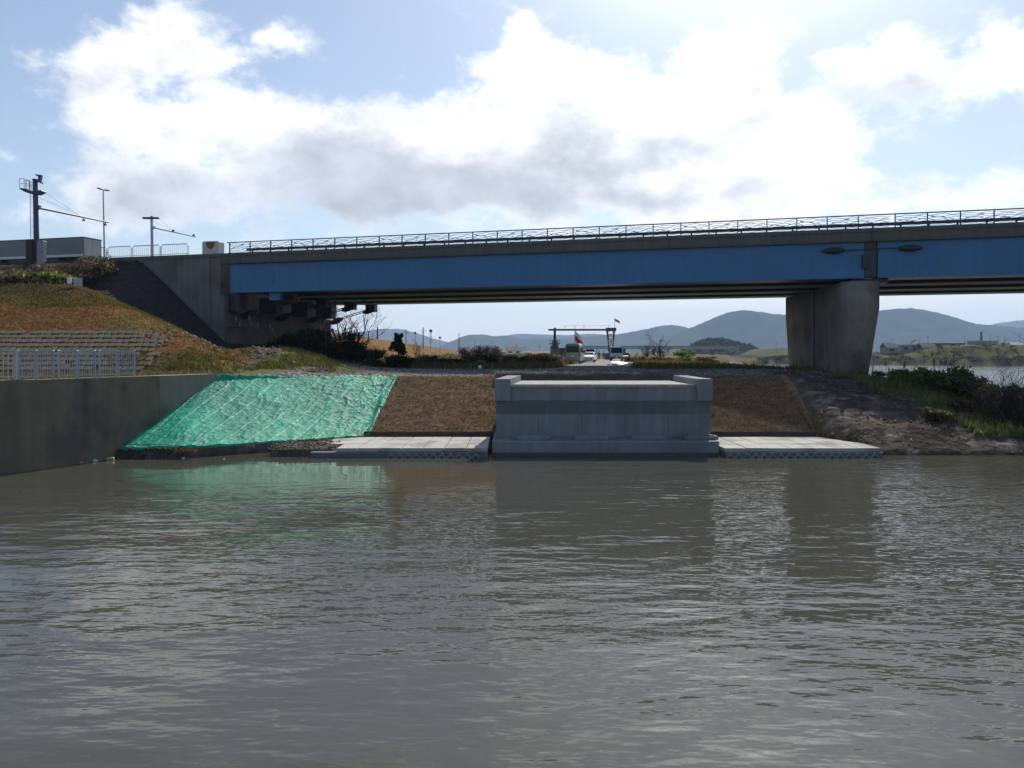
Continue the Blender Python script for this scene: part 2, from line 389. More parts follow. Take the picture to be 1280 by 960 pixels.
# ---- colour of the soil (what grows or lies there)
def mixa(c, col, f): return c * (1 - f[..., None]) + np.array(col) * f[..., None]
nz1 = fbm(X * .22, Y * .22) ; nz2 = fbm(X * 1.3 + 40, Y * 1.3); nz3 = fbm(X * .07 + 9, Y * .07)
C = np.zeros(X.shape + (3,)) + np.array((.115, .10, .055))
C = mixa(C, (.075, .085, .025), sm(nz1, -.05, .2))
C = mixa(C, (.15, .095, .045), sm(nz3, .05, .2) * .8)
plat = sm(Y - np.where(X < -8, np.maximum(0, -8 - X) * .7 - 1.5, 0) * -1, 49, 50.5) * (1 - sm(Y, 60, 66)) * sm(X, -16, -13) * (1 - sm(X, 24, 30))
C = mixa(C, (.20, .185, .165), plat)                         # gravel on the crest
C = mixa(C, (.09, .085, .08), plat * sm(nz2, .02, .2) * .6)
C = mixa(C, (.075, .062, .052), lerp(X, -2.4, -.4) * lerp(X, 12, 9.8) * sm(Y, 49, 50) * (1 - sm(Y, 52.5, 54)) * .95)
ndirt = sm(X, 16.8, 18.4) * (1 - sm(X, 26, 32)) * (1 - sm(Y, 55, 59))
C = mixa(C, (.088, .072, .057), ndirt); C = mixa(C, (.042, .036, .03), ndirt * sm(nz2, -.06, .10) * .85); C = mixa(C, (.24, .22, .195), ndirt * sm(fbm(X * .8, Y * 2.6), .12, .24) * .7)
C = mixa(C, (.075, .065, .05), sm(X, 26, 30) * (1 - sm(Y, 52, 60)) * .7)
front_soil = (X < -7) & (X > -21) & (Y < 46)
C = np.where(front_soil[..., None], np.array((.095, .08, .064)) * (1 + 1.2 * nz2[..., None]), C)
LD = levee_d(X, Y); lev = sm(LD, .0, .6)
dry = np.array((.165, .088, .036)); C = mixa(C, dry, lev); C = mixa(C, (.135, .115, .035), lev * sm(nz1, .0, .16)); C = mixa(C, (.19, .105, .045), lev * sm(nz3, .02, .15) * .6)
Q = (X - BA[0]) * BD[0] + (Y - BA[1]) * BD[1]; E = -((X - BA[0]) * BN[0] + (Y - BA[1]) * BN[1])
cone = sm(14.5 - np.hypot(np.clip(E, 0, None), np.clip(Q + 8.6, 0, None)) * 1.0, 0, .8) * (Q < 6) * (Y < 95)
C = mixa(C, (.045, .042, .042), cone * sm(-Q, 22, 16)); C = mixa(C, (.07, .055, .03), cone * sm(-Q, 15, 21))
C = mixa(C, (.085, .095, .025), sm(1.5 - np.abs(np.hypot(np.clip(E, 0, None), np.clip(Q + 8.6, 0, None)) - 14.5), 0, 1.2) * (Q < 2) * (Q > -24) * (Y < 95) * .8)
berm = (X < -14) & (Y < 52) & (Y > 35) & (wall_d(X, Y) > .5)
C = np.where(berm[..., None], np.array((.10, .10, .04)) * (1 + 1.4 * nz1[..., None]), C)
bg_ = sm(Y, 52, 54) * (1 - sm(Y, 66, 72)) * sm(X, -26, -24) * (1 - sm(X, -12, -9)) * (LD < .8)
C = mixa(C, (.085, .095, .03), bg_ * sm(nz1, -.08, .05)); C = mixa(C, (.085, .07, .055), bg_ * sm(fbm(X * .5, Y * .8), -.02, .1))
rd = (X - (6.2 + (Y - 62) * .135)); C = mixa(C, (.27, .255, .235), (np.abs(rd) < np.interp(Y, [60, 70, 130, 200], [3.4, 3.0, 2.6, 3.4])) * sm(Y, 56, 62) * (1 - sm(Y, 200, 230)) * 1.0)
fb = (X > shore_far(Y)) & (Y > 300)
C = np.where(fb[..., None], np.array((.075, .078, .036)) * (1 + .9 * nz3[..., None] + .7 * fbm(X * .05, Y * .2)[..., None]), C)
C = np.where((fb & (Z < 3.2))[..., None], np.array((.032, .03, .027)), C)
C = np.where((Z < .12)[..., None], np.array((.05, .045, .036)), C)
C = np.clip(C, .01, .6)
ny, nx = X.shape; idx = np.arange(nx * ny).reshape(ny, nx)
Fq = np.stack([idx[:-1, :-1].ravel(), idx[:-1, 1:].ravel(), idx[1:, 1:].ravel(), idx[1:, :-1].ravel()], 1)
M_ground = mat('ground', (1, 1, 1), .95, 1.6, .5, .22, 2.6, vcol=True, spec=.02)
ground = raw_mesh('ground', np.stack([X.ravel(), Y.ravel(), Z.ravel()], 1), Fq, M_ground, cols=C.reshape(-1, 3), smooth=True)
tag(ground, kind='structure')

# ------------------------------------------------------------------ water
m = bpy.data.materials.new('river water'); m.use_nodes = True; t = m.node_tree; MATS['water'] = m
b = t.nodes['Principled BSDF']; b.inputs['Base Color'].default_value = (.058, .056, .042, 1); b.inputs['Roughness'].default_value = .04; b.inputs['IOR'].default_value = 1.33
co = N(t, 'ShaderNodeTexCoord')
def wn(sx, sy, scale, detail, rough=.5, rot=0):
    mp = N(t, 'ShaderNodeMapping'); mp.inputs['Scale'].default_value = (sx, sy, 1); mp.inputs['Rotation'].default_value = (0, 0, rot); lk(t, co.outputs['Object'], mp.inputs[0])
    n = N(t, 'ShaderNodeTexNoise'); n.inputs['Scale'].default_value = scale; n.inputs['Detail'].default_value = detail; n.inputs['Roughness'].default_value = rough; lk(t, mp.outputs[0], n.inputs['Vector'])
    return n.outputs['Fac']
big = wn(.42, 1.0, .62, 2, .5, R(-8)); mid = wn(.5, 1.15, 2.4, 2, .5, R(6)); fine = wn(.6, 1.1, 7, 2, .5); calm = wn(1, 1.3, .07, 2, .5)
am = sstep(t, calm, .30, .62)
sy = N(t, 'ShaderNodeSeparateXYZ'); lk(t, co.outputs['Object'], sy.inputs[0])
hgt = M(t, 'ADD', M(t, 'MULTIPLY', big, .16), M(t, 'ADD', M(t, 'MULTIPLY', mid, .050), M(t, 'MULTIPLY', fine, .0075)))
hgt = M(t, 'MULTIPLY', hgt, M(t, 'MULTIPLY_ADD', am, .85, .35))
lee = M(t, 'MAXIMUM', sstep(t, sy.outputs[1], 37, 22), sstep(t, sy.outputs[0], -4, 7))                      # water lies smoother under the bank
hgt = M(t, 'MULTIPLY', hgt, M(t, 'MULTIPLY', M(t, 'MULTIPLY_ADD', lee, .88, .12), M(t, 'MULTIPLY_ADD', sstep(t, sy.outputs[1], 9, 19), .5, .5)))
bp = N(t, 'ShaderNodeBump'); bp.inputs['Distance'].default_value = 1.0; lk(t, hgt, bp.inputs['Height']); lk(t, bp.outputs[0], b.inputs['Normal'])
wx = np.array([-7200, -2500, -800, -200, -60, 0, 60, 200, 800, 2500, 7200.]); wy = np.array([-190, -60, 0, 40, 100, 300, 1000, 3000, 9200.])
XX, YY = np.meshgrid(wx, wy); ii = np.arange(XX.size).reshape(XX.shape)
fq = np.stack([ii[:-1, :-1].ravel(), ii[:-1, 1:].ravel(), ii[1:, 1:].ravel(), ii[1:, :-1].ravel()], 1)
tag(raw_mesh('river_water', np.stack([XX.ravel(), YY.ravel(), 0 * XX.ravel()], 1), fq, m), kind='structure')

# ------------------------------------------------------------------ mountains
M_forest = mat('mountain forest', (.045, .06, .035), .95, .012, .5, 0, spec=0)
def ridge(name, pts, D, depth, rough=1.0, seed=0, step=3.0, m=None):
    xs = np.arange(pts[0][0], pts[-1][0], step); ys = np.interp(xs, [p[0] for p in pts], [p[1] for p in pts])
    k = np.ones(5) / 5; ys = np.convolve(np.pad(ys, 2, 'edge'), k, 'valid')
    hz = (HZ - ys) / F * D + H0
    rows = np.linspace(-1, 1, 31); V = []
    for r in rows:
        prof = (1 - abs(r)) ** 1.15
        x = (xs - 640) / F * D; y = D + r * depth
        n = fbm(x / (D * .03) + seed, np.full_like(x, y / (D * .03)), 5)
        n2 = fbm(x / (D * .004) + seed, np.full_like(x, y / (D * .004)), 3)
        z = hz * prof * (1 + .55 * n * rough * min(1, 6 * abs(r))) + n2 * hz.max() * .035 * (prof > .02)
        V.append(np.stack([x, np.full_like(x, y), z - 3 * (abs(r) > .98)], 1))
    V = np.array(V); a, b2, _ = V.shape; ii = np.arange(a * b2).reshape(a, b2)
    fq = np.stack([ii[:-1, :-1].ravel(), ii[:-1, 1:].ravel(), ii[1:, 1:].ravel(), ii[1:, :-1].ravel()], 1)
    return tag(raw_mesh(name, V.reshape(-1, 3), fq, m or M_forest, smooth=True), kind='structure')
ridge('mountains', [(765, 441), (790, 436), (812, 428), (838, 420), (868, 408), (890, 398), (912, 390), (930, 387), (948, 389), (965, 392), (985, 394), (1030, 400), (1060, 396), (1090, 389), (1120, 386), (1140, 385), (1160, 388), (1185, 394), (1215, 404), (1245, 407), (1280, 410), (1330, 404), (1400, 414), (1500, 425), (1600, 440)], 4200, 700, seed=3)
ridge('mountains', [(540, 441), (556, 430), (572, 423), (585, 418), (605, 418), (620, 421), (634, 418), (650, 424), (675, 423), (700, 424), (735, 421), (770, 418), (800, 413), (826, 407), (842, 406), (858, 409), (880, 417), (910, 427), (950, 440)], 4900, 600, seed=7)
ridge('mountains', [(380, 435), (420, 420), (450, 415), (478, 411), (500, 411), (520, 416), (545, 424), (570, 430), (600, 425), (625, 420), (650, 417), (700, 419), (740, 417), (790, 420), (850, 432)], 7000, 800, seed=13)
ridge('mountains', [(1190, 428), (1215, 412), (1245, 404), (1270, 401), (1300, 398), (1360, 396), (1450, 410), (1520, 430)], 7400, 700, seed=23)
ridge('hill', [(858, 440), (866, 433), (876, 427), (890, 424), (905, 424), (915, 428), (928, 430), (938, 433), (946, 440)], 900, 90, .5, 31, 1.0)

# ------------------------------------------------------------------ air
hz = MB(); hz.box((0, 4500, 235), (15000, 9600, 476)); hzo = hz.build('haze', None, keep=True)
hzo.location = (0, 0, 0); tag(hzo, kind='stuff')
m = bpy.data.materials.new('haze air'); m.use_nodes = True; t = m.node_tree; t.nodes.clear()
pv = N(t, 'ShaderNodeVolumePrincipled'); pv.inputs['Color'].default_value = (.50, .68, 1.0, 1); pv.inputs['Density'].default_value = 1.0e-4; pv.inputs['Anisotropy'].default_value = .1
ou = N(t, 'ShaderNodeOutputMaterial'); lk(t, pv.outputs[0], ou.inputs['Volume']); hzo.data.materials.append(m)
# ------------------------------------------------------------------ new abutment in the river bank
ab = thing('concrete_abutment', 'new pale concrete bridge abutment standing in the river bank between two brown mats', 'abutment', (4.6, 41, 0))
D0, D1 = 40.3, 42.0
b = MB(); b.box(((-1.0 + 10.45) / 2, (D0 + 49) / 2, -.15), (11.45, 49 - D0, 1.76), bev=.03); b.build('footing', M_conc, ab)
b = MB()
x0, x1 = -.90, 10.50
b.box(((x0 + x1) / 2, D1 + 1.0, (.73 + 1.98) / 2), (x1 - x0 - .14, 2.0, 1.25))
b.box(((x0 + x1) / 2, D1 + 1.0, 3.07), (x1 - x0, 2.0, .78), bev=.02)
b.build('front_wall', M_conc, ab)
b = MB(); b.box(((x0 + x1) / 2, D1 + 1.0 - .006, 2.33), (x1 - x0 - .10, 2.0, .70), bev=.004); b.build('damp_band', M_concdark, ab)
for i in range(1, 5): b = MB(); b.box((x0 + (x1 - x0) * i / 5, D1 - .002, 1.36), (.025, .02, 1.2)); b.build('formwork_seam', M_concdark, ab)
b = MB(); b.box((4.8, D1 + 3.9, 3.42), (9.66, 6.0, .16)); b.build('deck', mat('deck gravel', (.34, .32, .29), .9, 3, .3, .02, 20), ab)
b = MB(); b.box((4.72, D1 + .12, 3.49), (9.74, .22, .11)); 
for i in range(26): b.box((.05 + i * .375, D1 - .03, 3.43 + .012 * math.sin(i * 1.7)), (.28, .06, .035))
b.build('edge_strip', M_slab, ab)
for xa, xb, sk in ((-.90, -.08, .62), (9.68, 10.50, .12)):
    b = MB(); b.prism([(xa, D1 - .15), (xb, D1 - .15), (xb + sk, D1 + 6.6), (xa + sk, D1 + 6.6)], (1, 0, 0), (0, 1, 0), (0, 0, 1), (0, 0, 0), 2.69, 3.83)
    b.build('parapet', M_conc, ab)
for xc in (1.15, 4.1, 7.05, 9.75, ):
    b = MB(); b.box((xc - .05, D1 - .75, .83), (1.75, .62, .20), bev=.03); b.box((xc - .05, D1 - .72, .95), (1.35, .35, .05), bev=.01); b.build('plinth', M_conc, ab)
b = MB(); b.box(((-1.0 + 10.45) / 2, D0 + 1 - .004, .06), (11.46, 2.0, .24)); b.build('tide_band', mat('wet tide band', (.055, .058, .055), .5, 2, .4), ab)
for xc in (.5, 2.0, 3.6, 5.3, 6.9, 8.6):
    b = MB(); b.tube([(xc, D1 + .03, 1.9), (xc, D1 - .02, 1.9)], .035, 8); b.build('drain_hole', M_concdark, ab)

# ------------------------------------------------------------------ concrete aprons at the water's edge
def apron(label, xa, xb, skew, seed, cut=None):
    t_ = thing('concrete_apron', label, 'apron', ((xa + xb) / 2, 42.5, 0), 0, 'concrete aprons beside the abutment')
    r_ = random.Random(seed); b = MB(); n = int((xb - xa) / 1.0); wdt = (xb - xa) / n
    for i in range(n):
        for j in range(3):
            ya, yb = 39.85 + j * 1.87, 39.85 + (j + 1) * 1.87 - .03
            k = skew * (1 - j / 3)
            xx = xa + i * wdt
            if cut and cut(xx, ya): continue
            b.box((xx + wdt / 2 - .012 + r_.uniform(-.006, .006), (ya + yb) / 2, .36 + r_.uniform(-.006, .008)), (wdt - .03, yb - ya, .18), bev=.015)
    b.build('paving_slabs', M_slab, t_)
    b = MB(); xl = max(xa, -10.0); b.box(((xl + xb) / 2, 42.52, .05), (xb - xl, 5.74, .42))
    b.build('bed', M_concdark, t_)
    b = MB(); z0, z1 = -.04, .19
    za = max(xa, -6.2); k = int((xb - za) / .42)
    for i in range(k):
        xx = za + i * .42
        for s_ in (0, 1):
            p, q = (z1, z0) if s_ else (z0, z1)
            b.prism([(xx + s_ * .21, p - .05), (xx + s_ * .21 + .21, q - .05), (xx + s_ * .21 + .21, q + .06), (xx + s_ * .21, p + .06)], (1, 0, 0), (0, 0, 1), (0, 1, 0), (0, 0, 0), 39.58, 39.78)
    b.build('wave_blocks', mat('wave block concrete', (.24, .24, .235), .8, 1.1, .45, .01, 20), t_)
    return t_
apron('pale slab apron at the water between abutment and green tarpaulin', -12.0, -1.2, -.0 + .5, 3, lambda x, y: x < -9.8 + .5 * math.sin(y * 3))
apron('pale slab apron at the water between abutment and muddy bank', 10.6, 18.4, .5, 4)

# edging boards at the foot of the mats
for xa, xb, lab in ((-8.4, -1.0, 'dark edging board at the foot of the brown mat next to the tarpaulin'), (10.55, 17.6, 'dark edging board at the foot of the brown mat next to the mud')):
    n = 14; pts = []
    b = MB()
    for i in range(n):
        u0, u1 = xa + (xb - xa) * i / n, xa + (xb - xa) * (i + 1) / n
        b.box(((u0 + u1) / 2, 45.42 + .02 * math.sin(i * 2.1), .53), (u1 - u0 + .01, .10, .42))
    tag(b.build('edging_board', M_curb), lab, 'edging board', 'edging boards below the mats')

# ------------------------------------------------------------------ mats and tarpaulin laid on the slope
def sheet(name, label, cat, corners, nu, nv, matl, lift, wrinkle, group=None):
    """corners: bottom-left, bottom-right, top-right, top-left in plan"""
    bot, top = corners
    u = np.linspace(0, 1, nu); v = np.linspace(0, 1, nv); Ug, Vg = np.meshgrid(u, v)
    pl = lambda line: [np.interp(u, np.linspace(0, 1, len(line)), [q[k] for q in line]) for k in (0, 1)]
    (xb, yb), (xt, yt) = pl(bot), pl(top)
    x = xb[None] * (1 - Vg) + xt[None] * Vg; y = yb[None] * (1 - Vg) + yt[None] * Vg
    if name == 'tarpaulin':
        wob = .14 * fbm(x * .9, y * .9 + 7) ; x = x + wob * (Ug > .97); y = y + wob * (Vg < .02)
    dz, col = wrinkle(x, y, Ug, Vg)
    edge = np.minimum(np.minimum(Ug, 1 - Ug) * (nu - 1), np.minimum(Vg, 1 - Vg) * (nv - 1))
    z = bank(x, y) + lift + dz
    z = np.where(edge < .5, bank(x, y) - .02, z)
    ii = np.arange(nu * nv).reshape(nv, nu)
    fq = np.stack([ii[:-1, :-1].ravel(), ii[:-1, 1:].ravel(), ii[1:, 1:].ravel(), ii[1:, :-1].ravel()], 1)
    o = raw_mesh(name, np.stack([x.ravel(), y.ravel(), z.ravel()], 1), fq, matl, cols=col.reshape(-1, 3), smooth=True, keep=False)
    return tag(o, label, cat, group)
M_mat = mat('coir mat', (1, 1, 1), .95, 2.2, .5, .05, 16, vcol=True, spec=.15, detail=9)
def coir(x, y, u, v):
    f = fbm(x * 1.2, y * 3.2, 5)
    c = np.array((.20, .125, .070)) * (1 + .9 * fbm(x * 2.2, y * 7, 4))[..., None]
    c = mixa(c, (.165, .13, .05), sm(fbm(x * .4 + 3, y * .4), .02, .2) * .6)
    return .09 * f + .05 * fbm(x * 6, y * 9, 2), np.clip(c, .02, .4)
sheet('coir_mat', 'brown fibre mat on the bank slope between green tarpaulin and abutment', 'erosion mat', ([(-8.6, 45.5), (-.86, 45.5)], [(-8.6, 52.1), (-.86, 52.1)]), 110, 90, M_mat, .05, coir, 'brown erosion mats beside the abutment')
sheet('coir_mat', 'brown fibre mat on the bank slope between abutment and muddy mound', 'erosion mat', ([(10.4, 45.5), (17.3, 45.5)], [(10.4, 52.3), (18.0, 52.3)]), 100, 90, M_mat, .05, coir, 'brown erosion mats beside the abutment')
M_tarp = mat('green tarpaulin', (1, 1, 1), .58, 1.6, .25, .025, 12, vcol=True, spec=.18)
def tarpf(x, y, u, v):
    c = (x - .27 * (y - 45))                       # seams run down the slope, slightly askew
    ph = (c + .10 * fbm(x * .5, y * .5)) / .86; fr = np.abs(ph - np.round(ph)) * .86
    seam = np.exp(-(fr / .03) ** 2) * (.35 + .9 * vnoise(x * 1.1 + 3, y * .7))
    br = fbm(x * .8 + 3, y * .8 + 2, 3)
    cc = x - .27 * (y - 45); rid = 1 - np.abs(2 * vnoise(cc * 3.6 + 2 * br, y * .8 + 8)  - 1); rid2 = 1 - np.abs(2 * vnoise(cc * 6.5 + 2 * br, y * 5.2 + 2 * br) - 1)
    wet = 1 + .5 * sm(x, -12, -8.5)
    dz = .05 * seam + wet * (.045 * rid ** 4 + .030 * rid2 ** 3) + .10 * br
    col = np.array((.014, .27, .165)) * (1 + .9 * br)[..., None]
    col = mixa(col, (.30, .60, .48), seam * .75 * (.6 + .8 * vnoise(x * 3, y * 3)))
    col = mixa(col, (.02, .21, .16), sm(fbm(x * 2.5, y * 6), .14, .26) * .5)
    # dark slits where the pieces overlap
    row = np.abs(((y + .03 * x) % 2.9) - 1.45); gate = sm(vnoise(x * .7 + 50, np.floor((y + .03 * x) / 2.9) * 7.3), .62, .70)
    col = mixa(col, (.01, .05, .04), (row < .05) * gate)
    return dz, np.clip(col, .005, .9)
tarp = sheet('tarpaulin', 'bright green plastic tarpaulin spread over the bank slope by the quay wall', 'tarpaulin', ([(-19.42, 39.4), (-18.2, 39.42), (-16.6, 39.5), (-15.4, 40.2), (-14, 41.2), (-12.6, 42.15), (-11.2, 43.15), (-9.6, 44.25), (-8.05, 45.35)], [(-16.9, 45.75), (-15.0, 47.15), (-12, 49.2), (-9, 51.3), (-7.4, 51.95)]), 260, 200, M_tarp, .07, tarpf)

# ------------------------------------------------------------------ quay wall and its railing
qw = thing('quay_wall', 'dark weathered concrete quay wall with a steel railing on top', 'retaining wall', (WA[0], WA[1], 0))
L_ = float(np.linalg.norm(WB - WA)); d2 = Vector((WDIR[0], WDIR[1], 0)); n2 = Vector((-WNRM[0], -WNRM[1], 0)); w0 = Vector((WA[0], WA[1], 0))
sp = 7.7
b = MB(); b.prism([(0, 0), (sp, 0), (sp, .95), (0, .95)], d2, n2, (0, 0, 1), w0, -1.2, 4.0); b.build('wall', M_wall, qw)
b = MB(); b.prism([(sp + .04, .015), (L_, .015), (L_, .95), (sp + .04, .95)], d2, n2, (0, 0, 1), w0, -1.2, 4.0); b.build('wall', mat('paler wall concrete', (.25, .225, .19), .9, .6, .3, .01, 9, stain=((.15, .13, .11), .5), streak=.25), qw)
b = MB(); b.prism([(sp - .01, .1), (sp + .05, .1), (sp + .05, .9), (sp - .01, .9)], d2, n2, (0, 0, 1), w0, -1, 3.97); b.build('joint', M_dark, qw)
b = MB(); b.box((-32, 35.17, 1.4), (21.2, .95, 5.2)); b.build('return_wall', M_wall, qw)
def qpt(s, off, z): return w0 + d2 * s + n2 * off + Vector((0, 0, z))
def fence_panel(name, label, p0, p1, zb, ht, posts, picks, group):
    p0, p1 = Vector(p0), Vector(p1); d = p1 - p0; rz = math.atan2(d.y, d.x); L = d.length
    t_ = thing(name, label, 'railing', (p0.x, p0.y, zb), rz, group)
    f = lambda s, z: p0 + d.normalized() * s + Vector((0, 0, zb + z - p0.z))
    for s in posts:
        b = MB(); q = f(s * L, ht / 2); b.box(q, (.09, .09, ht), rz, bev=.01); b.build('post', M_steel, t_)
    for z, th in ((ht - .03, .07), (.14, .05)):
        b = MB(); b.box(f(L / 2, z), (L + .1, .07, th), rz); b.build('rail', M_steel, t_)
    b = MB()
    for i in range(picks): b.box(f(L * (i + .5) / picks, ht / 2 + .05), (.022, .022, ht - .2), rz)
    b.build('pickets', M_steel, t_)
G = 'steel railing panels along the quay wall'
secs = [(.3, 1.98, 'steel railing panel at the corner of the quay wall'), (2.26, 4.19, 'middle steel railing panel on the long quay wall'), (4.46, 6.5, 'steel railing panel on the quay wall closest to the bridge')]
for s0, s1, lab in secs: fence_panel('railing_panel', lab, qpt(s0, .45, 4), qpt(s1, .45, 4), 4.0, 1.32, (0, .5, 1), 15, G)
fence_panel('railing_panel', 'short steel railing panel turning the corner at the picture edge', (-25.1, 35.2, 4), (-21.85, 35.2, 4), 4.0, 1.32, (0, .5, 1), 15, G)

# block revetment at the foot of the levee
M_blk = mat('revetment block', (.105, .086, .066), .9, 1.3, .4, .01, 10, stain=((.10, .085, .05), .3))
rv = thing('block_revetment', 'strip of grey concrete blocks along the foot of the brown levee', 'revetment', (-36, 52, 4.2))
b = MB(); r_ = random.Random(2)
for j in range(9):
    y0 = 49.9 + j * .66
    for i in range(64):
        x = -52.2 + i * .46 + (j % 2) * .23
        ld = float(levee_d(x, y0)); 
        if ld < 0.05 or x > -21.6 - .25 * j + r_.uniform(-1, .4): continue
        if r_.random() < .03: continue
        z = 4.0 + ld * .45
        b.box(None, (.41, .60, .28), bev=.05, mat=Matrix.Translation((x, y0, z - .03 + r_.uniform(-.03, .02))) @ Matrix.Rotation(math.atan(.45), 4, 'X'))
b.build('blocks', M_blk, rv)

# ------------------------------------------------------------------ road bridge
br = thing('road_bridge', 'long road bridge with blue girders crossing above the river bank', 'bridge', tuple(BR(0, 0, 0)), math.atan2(BD[1], BD[0]))
ZT, ZF, ZB = 14.22, 13.30, 10.72
def bbox(b, r0, r1, o0, o1, z0, z1): b.prism([(r0, o0), (r1, o0), (r1, o1), (r0, o1)], (BD[0], BD[1], 0), (BN[0], BN[1], 0), (0, 0, 1), BR(0, 0, 0), z0, z1); return b
RJ, RE = 54.9, 128
b = MB(); bbox(b, .2, RJ - .03, 0, 21, ZF + .06, ZT); bbox(b, .2, RJ - .03, .0, .55, ZF, ZF + .1); bbox(b, .2, RJ - .03, 20.45, 21, ZF, ZF + .1); bbox(b, -.0, RJ - .03, -.07, .0, ZT - .22, ZT + .03); b.build('deck', M_fascia, br)
b = MB(); bbox(b, RJ + .03, RE, 0, 21, ZF + .06, ZT); bbox(b, RJ + .03, RE, .0, .55, ZF, ZF + .1); bbox(b, RJ + .03, RE, -.07, .0, ZT - .22, ZT + .03); b.build('deck', M_fascia, br)
for (ra, rb) in ((.9, RJ - .45), (RJ + .45, RE)):
    for k, o in enumerate((.34, 6.4, 12.4, 18.3)):
        b = MB(); bbox(b, ra, rb, o, o + 2.2, ZB, ZF + .06)
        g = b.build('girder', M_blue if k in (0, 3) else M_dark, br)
        b = MB(); bbox(b, ra, rb, o - .06, o + 2.26, ZB - .05, ZB - .001); b.build('flange', M_soffit_lit if k else M_blue, g)
        if k == 0:
            n = int((rb - ra) / 9.1)
            for i in range(1, n): b = MB(); bbox(b, ra + i * 9.1, ra + i * 9.1 + .025, o - .012, o, ZB + .02, ZF); b.build('splice', M_blue, g)
    b = MB(); n = int((rb - ra) / 5.5)
    for i in range(n + 1):
        r = ra + .3 + i * 5.5
        if r < rb: bbox(b, r, r + .25, 2.6, 18.3, ZB + .75, ZB + 1.15)
    b.build('cross_beam', M_dark, br)
# oval inspection hatches, drain lamps, expansion joint
for r in (5.0, RJ + 4.1):
    b = MB(); c = BR(r, .31, 12.05); ring = [(math.cos(a) * .45, math.sin(a) * .85) for a in np.linspace(0, 2 * math.pi, 24, endpoint=False)]
    b.prism(ring, (BD[0], BD[1], 0), (0, 0, 1), (BN[0], BN[1], 0), c, 0, .05)
    b.build('inspection_hatch', mat('hatch rim', (.032, .13, .36), .5, 2, .2), br)
for r in (1.9, RJ + 1.5, RJ - 2.6):
    b = MB(); bbox(b, r, r + .28, .325, .36, 11.3, 12.5); b.build('cover_plate', mat('hatch rim', (.03, .11, .33), .5, 2, .2), br)
b = MB(); bbox(b, RJ - .40, RJ + .38, .45, 20, ZB + .05, ZF + .05); bbox(b, RJ - .05, RJ + .05, -.09, -.0, ZF, ZT + .05); b.build('expansion_joint', M_dark, br)
b = MB(); bbox(b, RJ - .62, RJ - .28, -.12, .33, 11.35, 12.35); b.build('junction_box', M_black, br)
b = MB(); b.tube([BR(RJ - 1.9, .1, 12.72), BR(RJ + 2.2, .1, 12.80)], .035, 6); b.build('pipe', M_black, br)
for s_ in (-1, 1):
    c = BR(RJ + s_ * 2.6, .12, 12.74)
    d = Vector((BD[0], BD[1], 0)) * s_
    b = MB(); rings = []
    for u, rr in ((-.75, .12), (-.4, .20), (.1, .22), (.5, .15), (.85, .03)):
        rings.append([c + d * u + Vector((0, 0, 1)) * math.sin(a) * rr * 1.1 + Vector((BN[0], BN[1], 0)) * math.cos(a) * rr for a in np.linspace(0, 2 * math.pi, 10, endpoint=False)])
    b.loft(rings); b.build('cable_anchor', M_black, br)
# railing with wave ornament, and the traffic barrier behind it
rl = MB(); rl.prism([(.75, -.035), (127, -.035), (127, .035), (.75, .035)], (BD[0], BD[1], 0), (BN[0], BN[1], 0), (0, 0, 1), BR(0, .12, 0), ZT + .98, ZT + 1.06)
rl = rl.build('railing', M_black, br)
b = MB(); bbox(b, .75, 127, .1, .14, ZT + .04, ZT + .08); b.build('bottom_rail', M_black, rl)
SPC = 2.12
posts = [r for r in np.arange(1.0, 92, SPC)]
ptmpl = None
for i, r in enumerate(posts):
    rr = r + (.0 if r < RJ else .35)
    if ptmpl is None:
        b = MB(); bbox(b, rr - .035, rr + .035, .07, .17, ZT, ZT + 1.0); ptmpl = b.build('post', M_black, rl); r00 = rr
    else:
        o = ptmpl.copy(); COL.objects.link(o); o.location = Vector((rr - r00, 0, 0))
wt = None; vr = random.Random(4)
def wave_panel(seed):
    q = random.Random(seed); b = MB()
    for zz in (.14, .28, .42, .53, .64, .75, .87):
        ph, am, wl = q.uniform(0, 6.3), q.uniform(.03, .055), q.uniform(1.0, 1.6); pts = []
        for i in range(15):
            u = i / 14 * (SPC - .07) + .035
            zc = zz + am * math.sin(ph + u * 2 * math.pi / wl) * (1 if zz > .3 else .4) + .02 * math.sin(u * 9 + ph)
            pts.append(BR(posts[0] + u, .12, ZT + zc))
        b.tube(pts, .019, 4)
    for k in range(4):
        u = q.uniform(.3, SPC - .3); zz = q.uniform(.35, .8); b.box(BR(posts[0] + u, .12, ZT + zz), (.22, .03, .035), math.atan2(BD[1], BD[0]))
    return b.build('wave_panel', M_black, rl)
panels = [wave_panel(i) for i in range(4)]
for i in range(4, len(posts) - 1):
    o = panels[i % 4].copy(); COL.objects.link(o); o.location = Vector((posts[i] + (.0 if posts[i] < RJ else .35) - posts[0], 0, 0))
for i in range(1, 4): panels[i].location = Vector((posts[i] - posts[0], 0, 0))
gr = MB(); bbox(gr, .8, 127, 3.0, 3.08, ZT + .62, ZT + .86); gr = gr.build('traffic_barrier', M_black, br)
gt = None
for i, r in enumerate(np.arange(1.4, 92, 1.93)):
    if gt is None: b = MB(); bbox(b, r - .06, r + .06, 3.02, 3.14, ZT, ZT + .7); gt = b.build('barrier_post', M_black, gr); g0 = r
    else: o = gt.copy(); COL.objects.link(o); o.location = Vector((r - g0, 0, 0))
